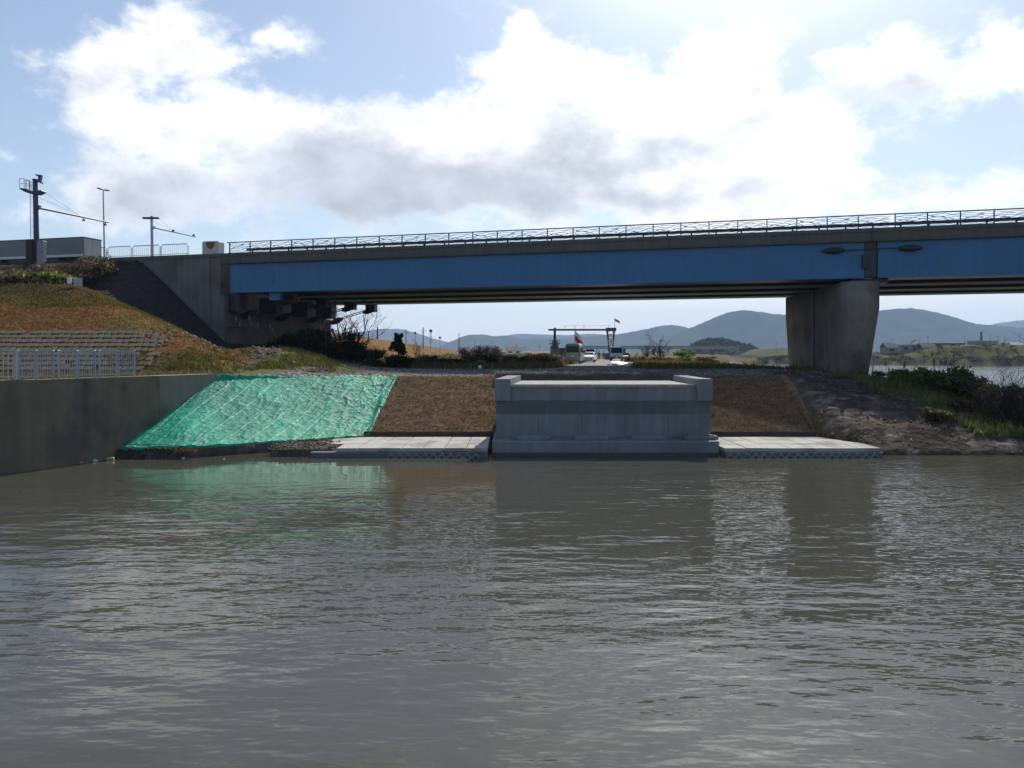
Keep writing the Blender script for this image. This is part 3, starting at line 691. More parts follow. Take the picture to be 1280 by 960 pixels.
# pier
b = MB(); rings = []
ax = Vector((.096, .9954, 0)); pr = Vector((.9954, -.096, 0)); pc = Vector((25.3, 57.3, 0))
for z, ins, th in ((-2, 3.9, 1.3), (3.6, 2.3, 1.3), (8.5, 0, 1.3), (10.35, 0, 1.3)):
    ln = 18.8; a0, a1 = ins, ln - ins * .6; cch = 1.1; ring = []
    for cu, cv, q0 in ((-th + cch, a0 + cch, 180), (th - cch, a0 + cch, 270), (th - cch, a1 - cch, 0), (-th + cch, a1 - cch, 90)):
        for k in range(7): a = R(q0 + 15 * k); ring.append((cu + cch * math.cos(a), cv + cch * math.sin(a)))
    rings.append([pc + pr * u + ax * v + Vector((0, 0, z)) for u, v in ring])
b.loft(rings); pier = b.build('pier', M_pier, br, smooth=True)
b = MB(); q = pc - pr * 1.33 + ax * 8.2; b.tube([q + Vector((0, 0, 10.3)), q + Vector((0, 0, 3.5))], .10, 8); b.build('drain_pipe', M_dark, pier)
for o in (1.4, 7.5, 13.5, 18.6):
    b = MB(); bbox(b, RJ - 1.25, RJ + 1.25, o - .5, o + .6, 10.34, ZB - .06); b.build('bearing', M_dark, pier)
# abutment: front wall with seat and steps, wing wall along the near edge
abt = MB()
bbox(abt, -1.6, .15, .6, 20.6, 2.5, 9.05); bbox(abt, -2.2, -.6, .3, 20.8, 9.0, ZT - .1); bbox(abt, -.7, .45, .4, 20.7, 7.6, 8.0); bbox(abt, -1.2, .75, .35, 20.8, 2.4, 6.9)
abt = abt.build('abutment', M_abut, br)
b = MB(); bbox(b, -12, -.95, -.02, .62, 2.5, ZT - .02); b.build('wing_wall', M_abut, abt)
b = MB(); bbox(b, -.90, .55, -.0, .62, 2.5, 10.4); bbox(b, -.90, .1, .01, .6, 10.4, ZT - .03); b.build('corner_buttress', M_abut, abt)
b = MB(); bbox(b, -12, .2, -.09, -.02, ZT - .28, ZT + .04); b.build('coping', M_fascia, abt)
for o in (1.4, 7.5, 13.5, 18.6):
    b = MB(); bbox(b, -.4, 1.5, o - .55, o + .65, 9.05, ZB - .06); b.build('bearing', M_dark, abt)
    b = MB(); p0, p1 = BR(.1, o + 1.6, 8.6), BR(5.2, o + 1.6, ZB - .7)
    b.tube([p0, p1], .05, 6); b.tube([p0 + Vector((0, .0, .18)), p1 + Vector((0, 0, .18))], .05, 6)
    c0, c1 = p0, p1
    dd = (p1 - p0).normalized()
    for c, s_ in ((p0 + dd * 1.0, 1), (p1, -1)):
        rings = []
        for u, rr in ((-.75, .2), (-.3, .36), (.3, .36), (.8, .14)):
            rings.append([c + dd * u * s_ + Vector((BN[0], BN[1], 0)) * math.cos(a) * rr + Vector((0, 0, 1)) * math.sin(a) * rr for a in np.linspace(0, 2 * math.pi, 8, endpoint=False)])
        b.loft(rings)
    bbox(b, 4.9, 6.0, o + 1.2, o + 2.0, ZB - .9, ZB - .05)
    b.build('restrainer', M_black, abt)
b = MB(); bbox(b, 4.6, 5.7, .9, 1.4, ZB - .75, ZB - .05); b.build('bracket', M_blue, br)
# pilaster with a round brown emblem at the end of the railing
pl = MB(); pts = [(-1.75, 0), (-.02, 0), (-.02, 1.05), (-.14, 1.16), (-1.63, 1.16), (-1.75, 1.05)]
pl.prism(pts, (BD[0], BD[1], 0), (0, 0, 1), (BN[0], BN[1], 0), BR(0, 0, ZT + .03), -.10, .75); pl = pl.build('pilaster', mat('pilaster stone', (.52, .50, .46), .8, 1.5, .2), abt)
b = MB(); arc = [(math.cos(a) * .46 - .88, 1.06 + math.sin(a) * .62) for a in np.linspace(math.pi, 2 * math.pi, 16)]
b.prism(arc, (BD[0], BD[1], 0), (0, 0, 1), (BN[0], BN[1], 0), BR(0, 0, ZT + .03), -.125, -.09); b.build('emblem', mat('brown emblem', (.22, .10, .045), .7, 3, .3), pl)
# road on the approach
b = MB(); bbox(b, -110, -.9, .62, 20.4, ZT - .25, ZT + .005); tag(b.build('approach_road', mat('asphalt', (.06, .06, .062), .9, 4, .2)), kind='structure')
# ------------------------------------------------------------------ vehicles
def sect(w, h0, h1, r=.12, tw=.9, n=3):
    """closed cross-section, x right z up, narrower at the top"""
    return [(-w, h0 + r), (-w + r, h0), (w - r, h0), (w, h0 + r), (w, (h0 + h1) * .5), (w * tw, h1 - r), (w * tw - r * 1.3, h1), (-w * tw + r * 1.3, h1), (-w * tw, h1 - r), (-w, (h0 + h1) * .5)]
def wheels(t_, xs, ys, r, w):
    for y in ys:
        for x in xs:
            b = MB(); b.tube([(x - w / 2, y, r), (x + w / 2, y, r)], r, 16); wl = lb(b, 'wheel', M_tyre, t_)
            b = MB(); b.tube([(x - w / 2 - .012, y, r), (x + w / 2 + .012, y, r)], r * .58, 12); lb(b, 'rim', M_silver, wl)
def lb(b, name, m_, parent, smooth=False):
    """build a part whose coordinates are local to its thing"""
    wm = WM[parent.name]; b.v = [tuple(wm @ Vector(p)) for p in b.v]
    return b.build(name, m_, parent, smooth)
def place(x, y, D): 
    p = P(x, y, D); p.z = float(height(p.x, p.y)) + .02; return p
M_lampred = mat('tail lamp red', (.35, .01, .01), .25, 2, .1)
M_lampw = mat('headlamp glass', (.6, .62, .65), .15, 2, .1)
M_plate = mat('number plate', (.7, .7, .66), .5, 2, .1)
M_vanpaint = mat('van paint', (.33, .34, .36), .35, 2, .06, metal=.2)

def make_van(loc, az):
    t_ = thing('van', 'silver high-roof van seen from behind at the start of the road', 'van', loc, -az)
    b = MB(); rings = []
    for y, w, h0, h1 in ((-2.35, .80, .38, 2.05), (-2.28, .86, .30, 2.20), (1.0, .88, .28, 2.25), (1.5, .87, .28, 2.15), (2.0, .84, .30, 1.55), (2.4, .78, .32, 1.15), (2.5, .70, .40, 1.0)):
        rings.append([Vector((x, y, z)) for x, z in sect(w, h0, h1, .13, .90)])
    b.loft(rings); bd = lb(b, 'body', M_vanpaint, t_)
    b = MB(); b.prism([(-.74, 1.25), (.74, 1.25), (.66, 1.98), (-.66, 1.98)], (1, 0, 0), (0, 0, 1), (0, 1, 0), (0, 0, 0), -2.39, -2.30); lb(b, 'rear_window', M_glass, t_)
    for s in (-1, 1):
        b = MB(); b.prism([(-1.9, 1.25), (1.3, 1.25), (1.0, 1.85), (-1.9, 1.85)], (0, 1, 0), (0, 0, 1), (1, 0, 0), (s * .86, 0, 0), -.015, .02); lb(b, 'side_window', M_glass, t_)
        b = MB(); b.box((s * .80, -2.33, 1.05), (.13, .12, .55), bev=.02); lb(b, 'tail_lamp', M_lampred, t_)
        b = MB(); b.box((s * 1.02, 1.55, 1.35), (.2, .12, .26), bev=.03); lb(b, 'mirror', M_black, t_)
    b = MB(); b.box((0, -2.40, .48), (1.62, .16, .24), bev=.04); lb(b, 'bumper', M_vanpaint, t_)
    b = MB(); b.box((0, -2.42, .86), (.36, .03, .18)); lb(b, 'number_plate', M_plate, t_)
    b = MB(); b.box((0, -.1, 2.23), (1.3, 3.2, .05), bev=.02); lb(b, 'roof_panel', M_white, bd)
    wheels(t_, (-.74, .74), (-1.5, 1.6), .34, .2)
def make_front_car(name, label, cat, loc, az, w, h, hood, paint, L=4.4):
    t_ = thing(name, label, cat, loc, -az)
    b = MB(); rings = []
    for y, ww, h0, h1 in ((-L / 2, .9, .35, h * .9), (-L / 2 + .15, 1, .25, h), (L * .08, 1, .22, h), (L * .22, .99, .22, hood + .12), (L / 2 - .25, .97, .24, hood), (L / 2 - .05, .90, .3, hood * .85), (L / 2, .8, .36, hood * .75)):
        rings.append([Vector((x, y, z)) for x, z in sect(w * ww, h0, h1, .12, .86)])
    b.loft(rings); lb(b, 'body', paint, t_)
    b = MB(); q = [Vector((-w * .80, L * .215, hood + .14)), Vector((w * .80, L * .215, hood + .14)), Vector((w * .70, L * .095, h - .10)), Vector((-w * .70, L * .095, h - .10))]
    b.loft([[p + Vector((0, .03, .03)) for p in q], [p - Vector((0, .05, .05)) for p in q]]); lb(b, 'windscreen', M_glass, t_)
    for s in (-1, 1):
        b = MB(); b.prism([(-L * .42, hood + .12), (L * .14, hood + .12), (L * .06, h - .16), (-L * .42, h - .16)], (0, 1, 0), (0, 0, 1), (1, 0, 0), (s * w * .955, 0, 0), -.02, .015); lb(b, 'side_window', M_glass, t_)
        b = MB(); b.box((s * w * .76, L / 2 - .04, hood * .72), (.28, .12, .16), bev=.03); lb(b, 'headlight', M_lampw, t_)
        b = MB(); b.box((s * (w + .1), L * .15, hood + .15), (.18, .1, .14), bev=.03); lb(b, 'mirror', M_black, t_)
    b = MB(); b.box((0, L / 2 + .01, hood * .55), (w * 1.1, .06, .16), bev=.02); lb(b, 'grille', M_black, t_)
    b = MB(); b.box((0, L / 2 + .04, .42), (.34, .03, .17)); lb(b, 'number_plate', M_plate, t_)
    wheels(t_, (-w + .12, w - .12), (-L * .3, L * .31), .31, .2)
def make_truck(loc, az):
    t_ = thing('light_truck', 'grey light truck facing the river at the end of the road', 'truck', loc, -az)
    b = MB(); rings = []
    for y, w, h0, h1, tw in ((.9, .98, .55, 2.2, .93), (1.0, 1.0, .5, 2.25, .93), (2.2, 1.0, .5, 2.22, .93), (2.62, .99, .48, 1.25, 1.0), (2.7, .95, .5, 1.15, 1.0)):
        rings.append([Vector((x, y, z)) for x, z in sect(w, h0, h1, .10, tw)])
    b.loft(rings); lb(b, 'cab', mat('cab paint', (.36, .38, .42), .4, 2, .1), t_)
    q = [Vector((-.86, 2.60, 1.28)), Vector((.86, 2.60, 1.28)), Vector((.80, 2.25, 2.08)), Vector((-.80, 2.25, 2.08))]
    b = MB(); b.loft([[p + Vector((0, .05, .02)) for p in q], [p - Vector((0, .06, .02)) for p in q]]); lb(b, 'windscreen', M_glass, t_)
    for s in (-1, 1):
        b = MB(); b.box((s * .72, 2.70, .95), (.34, .08, .18), bev=.03); lb(b, 'headlight', M_lampw, t_)
        b = MB(); b.box((s * 1.22, 2.45, 1.75), (.2, .08, .36), bev=.03); b.tube([(s * 1.0, 2.4, 1.9), (s * 1.22, 2.45, 1.9)], .02, 5); lb(b, 'mirror', M_black, t_)
        b = MB(); b.prism([(1.1, 1.3), (2.3, 1.3), (2.1, 2.0), (1.1, 2.0)], (0, 1, 0), (0, 0, 1), (1, 0, 0), (s * .965, 0, 0), -.02, .02); lb(b, 'side_window', M_glass, t_)
    b = MB(); b.box((0, 2.72, .55), (1.9, .14, .3), bev=.04); lb(b, 'bumper', M_dark, t_)
    b = MB(); b.box((0, 2.8, .55), (.34, .02, .17)); lb(b, 'number_plate', M_plate, t_)
    b = MB(); b.box((0, -1.1, 1.0), (2.0, 3.6, .14)); 
    for s in (-1, 1): b.box((s * .98, -1.1, 1.25), (.05, 3.6, .4))
    b.box((0, .68, 1.5), (1.95, .06, .9)); b.box((0, -2.88, 1.25), (1.95, .05, .4)); lb(b, 'cargo_bed', M_grey, t_)
    b = MB(); b.box((0, 0, .68), (.8, 5.2, .2)); lb(b, 'chassis', M_dark, t_)
    wheels(t_, (-.84, .84), (-1.7, 1.9), .38, .24)
make_van(place(718, 456, 90), R(9.5))
make_front_car('minivan', 'white minivan parked behind the low white car', 'minivan', place(738, 452, 118), R(180 + 8), .86, 1.85, 1.05, M_white, 4.6)
make_front_car('passenger_car', 'low white car facing the river beside the silver van', 'car', place(736.5, 453.5, 106), R(180 + 8), .80, 1.38, .85, M_white, 4.2)
make_truck(place(770.5, 453, 125), R(180 + 7))
make_front_car('hatchback', 'small dark car behind the grey truck by the grass', 'car', place(782, 451, 150), R(190), .80, 1.5, .9, M_dark, 3.8)

# ------------------------------------------------------------------ people by the road
def person(label, loc, az, top, trousers, stride, arm, hat=None):
    t_ = thing('person', label, 'person', loc, -az)
    def skin(name, chain, edges, m_):
        me = bpy.data.meshes.new(name); me.from_pydata([c[0] for c in chain], edges, []); o = bpy.data.objects.new(name, me); COL.objects.link(o); o.parent = t_
        md = o.modifiers.new('skin', 'SKIN'); md.use_smooth_shade = True
        for i, c in enumerate(chain): o.data.skin_vertices[0].data[i].radius = (c[1], c[1] * .8)
        o.data.skin_vertices[0].data[0].use_root = True
        o.modifiers.new('sub', 'SUBSURF').levels = 1; o.modifiers['sub'].render_levels = 1
        me.materials.append(m_); return o
    s = stride
    ch = [((0, 0, .92), .15), ((0, .01, 1.18), .14), ((0, 0, 1.42), .15), ((0, .01, 1.50), .065), ((0, .02, 1.56), .075), ((0, .03, 1.64), .105), ((0, .02, 1.73), .07),
          ((-.19, 0, 1.42), .075), ((-.25, .02, 1.16), .05), ((-.23, .10 + arm, .95), .038), ((-.22, .14 + arm, .87), .035),
          ((.19, 0, 1.42), .075), ((.25, .02, 1.16), .05), ((.23, .10, .94), .038), ((.22, .13, .86), .035),
          ((-.10, 0, .86), .10), ((-.11, .05 + s, .49), .07), ((-.11, s * 1.3, .09), .05), ((-.11, s * 1.3 + .13, .05), .04),
          ((.10, 0, .86), .10), ((.11, .05 - s, .49), .07), ((.11, -s * 1.5, .09), .05), ((.11, -s * 1.5 + .13, .05), .04)]
    ed = [(0, 1), (1, 2), (2, 3), (3, 4), (4, 5), (5, 6), (2, 7), (7, 8), (8, 9), (9, 10), (2, 11), (11, 12), (12, 13), (13, 14), (0, 15), (15, 16), (16, 17), (17, 18), (0, 19), (19, 20), (20, 21), (21, 22)]
    skin('body', ch, ed, mat('skin', (.42, .27, .2), .6, 4, .1))
    j = [((0, 0, .90), .165), ((0, .01, 1.18), .155), ((0, 0, 1.40), .165), ((-.20, 0, 1.41), .09), ((-.26, .02, 1.16), .065), ((-.235, .09 + arm, .98), .052), ((.20, 0, 1.41), .09), ((.26, .02, 1.16), .065), ((.235, .09, .97), .052)]
    skin('jacket', j, [(0, 1), (1, 2), (2, 3), (3, 4), (4, 5), (2, 6), (6, 7), (7, 8)], top)
    l = [((0, 0, .90), .16), ((-.10, 0, .84), .115), ((-.11, .05 + s, .49), .085), ((-.11, s * 1.3, .12), .065), ((.10, 0, .84), .115), ((.11, .05 - s, .49), .085), ((.11, -s * 1.5, .12), .065)]
    skin('trousers', l, [(0, 1), (1, 2), (2, 3), (0, 4), (4, 5), (5, 6)], trousers)
    b = MB(); rings = []
    for z, r_ in ((1.66, .118), (1.70, .122), (1.76, .10), (1.80, .05)): rings.append([Vector((r_ * math.cos(a), .015 + r_ * 1.12 * math.sin(a), z)) for a in np.linspace(0, 2 * math.pi, 12, endpoint=False)])
    b.loft(rings); lb(b, 'helmet' if hat else 'hair', hat or mat('dark hair', (.02, .018, .015), .7, 3, .2), t_)
M_navy = mat('navy cloth', (.03, .04, .07), .85, 5, .2); M_orange = mat('orange cloth', (.55, .17, .04), .8, 5, .2); M_trou = mat('dark trousers', (.035, .04, .055), .85, 5, .2)
person('person in navy jacket with an orange sleeve walking on the road', place(748.8, 453, 150), R(170), M_navy, M_trou, .12, .1)
person('person in dark jacket standing still by the blue screen', place(754.4, 452, 158), R(200), M_navy, M_trou, .02, .0)
person('person in orange work jacket beside the white cars', place(742.6, 452.5, 128), R(150), M_orange, M_trou, .06, .05, hat=M_white)

# ------------------------------------------------------------------ sluice gate, flags, boom
sg = thing('sluice_gate', 'dark portal frame of a sluice gate spanning above the parked vehicles', 'sluice gate', tuple(P(727, 450, 175)))
D = 175
def gb(x0, y0, x1, y1, d=.4, dd=0): 
    a, c = P(x0, y1, D), P(x1, y0, D); return ((a.x + c.x) / 2, D + dd, (a.z + c.z) / 2), (abs(c.x - a.x), d, abs(c.z - a.z))
b = MB(); b.box(*gb(685.5, 411.2, 770, 413.4, 1.0), bev=.05); b.box(*gb(757.5, 409.8, 770, 414, 1.1)); lb0 = b.build('beam', M_dark, sg)
b = MB()
for x in (706, 730, 761): b.tube([P(x, 411, D), P(x, 406.5, D)], .05, 5)
b.tube([P(706, 407, D), P(761, 407, D)], .025, 5); b.build('top_railing', M_grey, sg)
b = MB(); b.tube([P(693.5, 409.8, D), P(693.5, 436, D)], [.28, .36], 8); b.build('column', M_dark, sg)
for xa, xb in ((758.6, 763.0), (768.0, 764.6)):
    b = MB(); b.tube([P(xa, 412, D), P(xa + (xb - xa) * .4, 424, D), P(xb, 452.5, D)], [.22, .20, .18], 6); b.build('leg', M_dark, sg)
b = MB()
for y, xa, xb in ((418, 759.4, 767.2), (422.6, 760.2, 766.6), (431, 761.3, 765.8), (438, 762, 765.4)): b.tube([P(xa, y, D), P(xb, y, D)], .09, 5)
b.tube([P(760, 414, D), P(766, 422, D)], .05, 4); b.tube([P(766.4, 414, D), P(760.6, 422, D)], .05, 4); b.build('cross_bars', M_dark, sg)
b = MB(); b.box(*gb(760.9, 423.4, 765.9, 430.6, .12, -.3)); sgn = b.build('sign_panel', M_white, sg)
b = MB(); b.box(*gb(762.7, 424.4, 764.4, 430.0, .03, -.38)); b.build('red_band', mat('faded red', (.45, .12, .10), .7, 3, .15), sgn)
b = MB(); b.box(*gb(762.2, 432, 764.8, 434, .12, -.3)); b.build('lamp_box', M_white, sg)
tw = thing('gate_tower', 'small grey concrete tower with a railed platform under the frame column', 'tower', tuple(P(693, 450, 176)))
D = 176
b = MB(); b.box(*gb(688.2, 432.0, 698.0, 451, 2.2)); b.build('shaft', M_abut, tw)
b = MB(); b.box(*gb(686.8, 429.2, 699.4, 430.4, 2.8)); b.build('platform', M_abut, tw)
b = MB()
for x in (687.3, 690, 696, 699): b.box(*gb(x - .3, 425, x + .3, 429.2, .1, -1.2))
b.box(*gb(687, 424.7, 699.3, 425.3, .1, -1.2)); b.build('railing', M_grey, tw)
b = MB(); b.box(*gb(690.5, 426, 697.2, 432, 1.4)); b.build('cabin', M_grey, tw)
ph = thing('pump_house', 'flat brown pump house between the grey tower and the silver van', 'building', tuple(P(706, 452, 178)))
D = 178
b = MB(); b.box(*gb(699, 436.2, 712.5, 452, 3)); b.build('wall', mat('brown wall', (.13, .10, .085), .9, .6, .2), ph)
b = MB(); b.box(*gb(698.6, 435.0, 713, 436.4, 3.4)); b.build('roof', M_dark, ph)
b = MB(); b.box(*gb(703, 441, 706, 452, .1, -1.55)); b.build('door', M_grey, ph)
def flag(label, px_, ybot, ytop, D, w, h, bands, droop, cat='flag'):
    t_ = thing('flag', label, cat, tuple(P(px_, ybot, D)))
    b = MB(); b.tube([P(px_, ybot, D), P(px_, ytop, D)], .05, 6); b.build('pole', M_grey, t_)
    for i, (m_, f0, f1) in enumerate(bands):
        b = MB(); r0, r1 = [], []
        n = 10; rows = []
        for k in range(n + 1):
            u = k / n; x = w * u; sag = droop * u
            y = D + .25 * math.sin(u * 7)
            p = P(px_, ytop, D); top = Vector((p.x + .06 + x, y, p.z - .1 - sag - h * f0)); bot = Vector((p.x + .06 + x * .92, y + .05, p.z - .1 - sag * 1.08 - h * f1))
            rows.append([top, bot, bot + Vector((0, .02, 0)), top + Vector((0, .02, 0))])
        b.loft(rows); b.build('cloth', m_, t_)
flag('large white and red flag drooping from a pole behind the van', 718.6, 450, 406.8, 150, 1.45, 2.75, [(M_cloth, .30, .60), (M_red, .60, 1.0)], 1.5)
flag('small faded flag flying on top of the gate frame', 768.4, 411, 397.5, 175, 1.1, .5, [(mat('faded cloth', (.35, .27, .22), .8, 3, .2), 0, 1)], .6)
bm_ = thing('crane_boom', 'slim dark crane boom leaning down behind the white cars', 'crane boom', tuple(P(735, 450, 140)))
b = MB(); b.tube([P(727, 436.5, 140), P(731, 443, 140), P(735.5, 450.5, 140)], [.14, .22, .28], 6); b.build('boom', M_dark, bm_)
b = MB(); b.box(tuple(P(736.5, 451, 140)), (1.4, 2.2, .9), bev=.1); b.build('carriage', M_dark, bm_)
bs = MB(); bs.box(*[(v if i else v) for i, v in enumerate(((P(760, 448, 185).x, 185, float(height(P(760, 448, 185).x, 185)) + .7), (1.5, .12, 1.6)))]); tag(bs.build('site_screen', mat('blue screen cloth', (.05, .08, .20), .8, 2, .2)), 'small dark blue screen at the foot of the gate legs', 'screen')
# white broken rubble beside the truck
r_ = random.Random(8); b = MB()
for i in range(34):
    px_ = r_.uniform(764, 787); D = r_.uniform(78, 98); p = place(px_ + (D - 88) * .1, 455, D); s = r_.uniform(.18, .6)
    b.box(None, (s * 2, s * 1.6, s * .35), bev=.03, mat=Matrix.Translation(p + Vector((0, 0, .06))) @ Matrix.Rotation(r_.uniform(0, 6), 4, 'Z') @ Matrix.Rotation(r_.uniform(-.3, .3), 4, 'X'))
tag(b.build('rubble', M_white), 'pile of white broken slabs on the ground in front of the truck', 'rubble', kind='stuff')

# ------------------------------------------------------------------ things on the approach road
def rpt(px_, off, z=None):
    """point on the approach, seen at picture column px_, off metres behind its edge"""
    u = (px_ - 640) / F
    r = (u * (BA[1] + BN[1] * off) - (BA[0] + BN[0] * off)) / (BD[0] - u * BD[1])
    return r, BR(r, off, ZT if z is None else z)
RZ = math.atan2(BD[1], BD[0])
r0, p = rpt(104, 4.2)
tr = thing('box_truck', 'dark grey box truck body parked on the approach road above the embankment', 'truck', tuple(BR(r0 - 6, 5.4, ZT)), RZ)
def rb(b, ra, rb_, o0, o1, z0, z1): return bbox(b, ra, rb_, o0, o1, ZT + z0, ZT + z1)
Dt = p.y; ztop = (HZ - 296) / F * Dt + H0 - ZT
b = MB(); rb(b, r0 - 12, r0, 4.2, 6.65, .9, ztop - .06); body = b.build('cargo_box', mat('truck box', (.20, .20, .21), .6, .8, .15), tr)
b = MB(); rb(b, r0 - 12.02, r0 + .03, 4.17, 6.68, ztop - .06, ztop + .02); b.build('roof', M_dark, body)
for o in (4.3, 5.45):
    b = MB(); rb(b, r0, r0 + .04, o, o + 1.1, 1.0, ztop - .15); b.build('rear_door', mat('truck door', (.36, .34, .34), .55, 1.2, .12), tr)
b = MB(); rb(b, r0 - 12, r0 - .2, 4.5, 6.3, .55, .9); b.build('chassis', M_dark, tr)
b = MB(); rb(b, r0 - 12, r0, 4.165, 4.2, .9, 1.15); b.build('side_rail', M_silver, tr)
for r in (r0 - 1.6, r0 - 2.8, r0 - 10.5):
    for o in (4.5, 6.2): b = MB(); b.tube([BR(r, o - .14, ZT + .5), BR(r, o + .14, ZT + .5)], .48, 14); b.build('wheel', M_tyre, tr)
# tall camera gantry
r1, p1 = rpt(44.5, .8); D = p1.y; zt = lambda y: (HZ - y) / F * D + H0
def vpt(x, y, dd=0): q = P(x, y, D); return Vector((q.x, q.y + dd, q.z))
gp = thing('camera_gantry', 'tall violet steel post with railed platform, ladder and long arm over the road', 'gantry', (p1.x, p1.y, ZT - .6))
b = MB(); b.tube([vpt(46, 322), vpt(44.8, 260), vpt(44, 224.5)], [.27, .24, .22], 10); b.tube([vpt(43.9, 225.5), vpt(43.9, 224)], .26, 10); b.build('post', M_indigo, gp)
b = MB(); b.prism([(28.5, 236.2), (36, 237), (44, 240.5), (54.5, 238.6), (55.3, 239.6), (48, 243.2), (40, 242.6), (35, 241.3), (28.3, 237.6)], (D / F, 0, 0), (0, 0, -D / F), (0, 1, 0), (-640 * D / F, 0, H0 + HZ * D / F), D - .5, D + .5); b.build('platform', M_indigo, gp)
for dd in (-.45, .45):
    b = MB()
    for x, ya in ((28, 224), (33.5, 224.5), (36.5, 226), (39.5, 226)): b.tube([vpt(x, ya, dd), vpt(x, 237, dd)], .025, 5)
    b.tube([vpt(28, 224, dd), vpt(33.5, 224.5, dd)], .025, 5); b.tube([vpt(28, 230.5, dd), vpt(40, 231, dd)], .02, 5); b.tube([vpt(33.5, 226, dd), vpt(40, 226, dd)], .02, 5)
    b.build('guard_rail', M_steel, gp)
b = MB()
for dx in (-.17, .17): b.tube([vpt(40.3, 298) + Vector((dx, 0, 0)), vpt(39.6, 226) + Vector((dx, 0, 0))], .03, 5)
for i in range(26): q = vpt(40.2, 296 - i * 2.6); b.tube([q + Vector((-.17, 0, 0)), q + Vector((.17, 0, 0))], .018, 4)
for y in (246, 265, 283): b.tube([vpt(40.5, y), vpt(44.6, y)], .035, 5)
b.build('ladder', M_steel, gp)
a0, a1 = vpt(48, 258.8), BR(r1, .8 + 9.6, zt(259.2)); a0.z = a1.z
b = MB(); b.tube([a0 - Vector((.25, 0, 0)), a1], [.11, .07], 8); b.box(tuple(a0), (.35, .35, .4)); arm = b.build('arm', M_indigo, gp)
for f in (.62, .95): q = a0.lerp(a1, f); b = MB(); b.tube([q, q - Vector((0, 0, .3))], .05, 5); b.box(tuple(q - Vector((0, 0, .33))), (.16, .3, .16)); b.build('sensor', M_black, arm)
b = MB(); q = a0.lerp(a1, .55); b.tube([vpt(54, 239.3), q + Vector((0, 0, .1))], .012, 4); b.tube([vpt(47, 246), q + Vector((0, 0, .1))], .012, 4); b.build('stay_wires', M_black, gp)
b = MB(); b.prism([(45.4, 218.2), (52.3, 219), (51.8, 221.5), (51, 227.5), (53, 228.3), (52.8, 229.8), (46.5, 227.4), (46.7, 226.2), (49, 226.8), (48.7, 221), (45.5, 219.6)], (D / F, 0, 0), (0, 0, -D / F), (0, 1, 0), (-640 * D / F, 0, H0 + HZ * D / F), D - .18, D + .18); b.tube([vpt(44.2, 225.5), vpt(48, 227.4)], .05, 5); b.build('camera', M_indigo, gp)
# control cabinets at its foot
for x0_, x1_, y0_, lab, m_ in ((33.5, 43.5, 300, 'dark brown control cabinet beside the violet post', mat('brown cabinet', (.06, .045, .04), .7, 2, .2)), (47.5, 57, 301.5, 'grey control cabinet beside the violet post', M_grey)):
    r, q = rpt((x0_ + x1_) / 2, .5); z1 = (HZ - y0_) / F * q.y + H0
    t_ = thing('control_cabinet', lab, 'cabinet', (q.x, q.y, ZT - .3), RZ)
    w = (x1_ - x0_) * q.y / F
    b = MB(); b.box((q.x, q.y, (ZT - .3 + z1) / 2), (w, .5, z1 - ZT + .3), RZ, bev=.03); b.build('casing', m_, t_)
    b = MB(); b.box((q.x - .02, q.y - .26, (ZT - .1 + z1) / 2), (w * .8, .03, (z1 - ZT) * .8), RZ); b.build('door', m_, t_)
# lamp post
r, q = rpt(131, 10.5); D = q.y
lp = thing('street_lamp', 'slim grey street lamp with two heads in the middle of the approach road', 'street lamp', (q.x, q.y, ZT))
b = MB(); b.tube([(q.x, q.y, ZT), vpt(129, 237.5)], [.11, .06], 8); b.build('pole', M_steel, lp)
for xa, xb, ya, yb in ((128.8, 121.5, 237.2, 235.0), (129.2, 136.5, 237.4, 238.2)):
    b = MB(); a_, c_ = vpt(xa, ya), vpt(xb, yb); b.tube([a_, a_.lerp(c_, .45), c_], [.04, .10, .07], 6); b.build('lamp_head', M_grey, lp)
# sign post with arm
r, q = rpt(190.5, .8); D = q.y
sp_ = thing('sensor_post', 'grey post with short crossbar and thin arm reaching over the road', 'post', (q.x, q.y, ZT - .4))
b = MB(); b.tube([(q.x, q.y, ZT - .4), vpt(189.5, 270)], [.14, .11], 8); b.build('post', M_steel, sp_)
b = MB(); b.box(tuple(vpt(188.5, 272.6)), (19.5 * D / F, .3, .16)); b.build('crossbar', M_dark, sp_)
a0 = vpt(192, 284.5); a1 = BR(r, .8 + 6.3, a0.z)
b = MB(); b.tube([a0, a1], [.08, .05], 6); b.box(tuple(a0), (.25, .25, .25)); arm = b.build('arm', M_steel, sp_)
for f in (.45, .95): k = a0.lerp(a1, f); b = MB(); b.box(tuple(k + Vector((0, 0, .12))), (.14, .25, .18)); b.build('sensor', M_black, arm)
b = MB(); b.tube([vpt(197.5, 272.6), a0.lerp(a1, .5)], .01, 4); b.tube([vpt(186, 274), a0.lerp(a1, .5)], .01, 4); b.build('stay_wires', M_black, sp_)
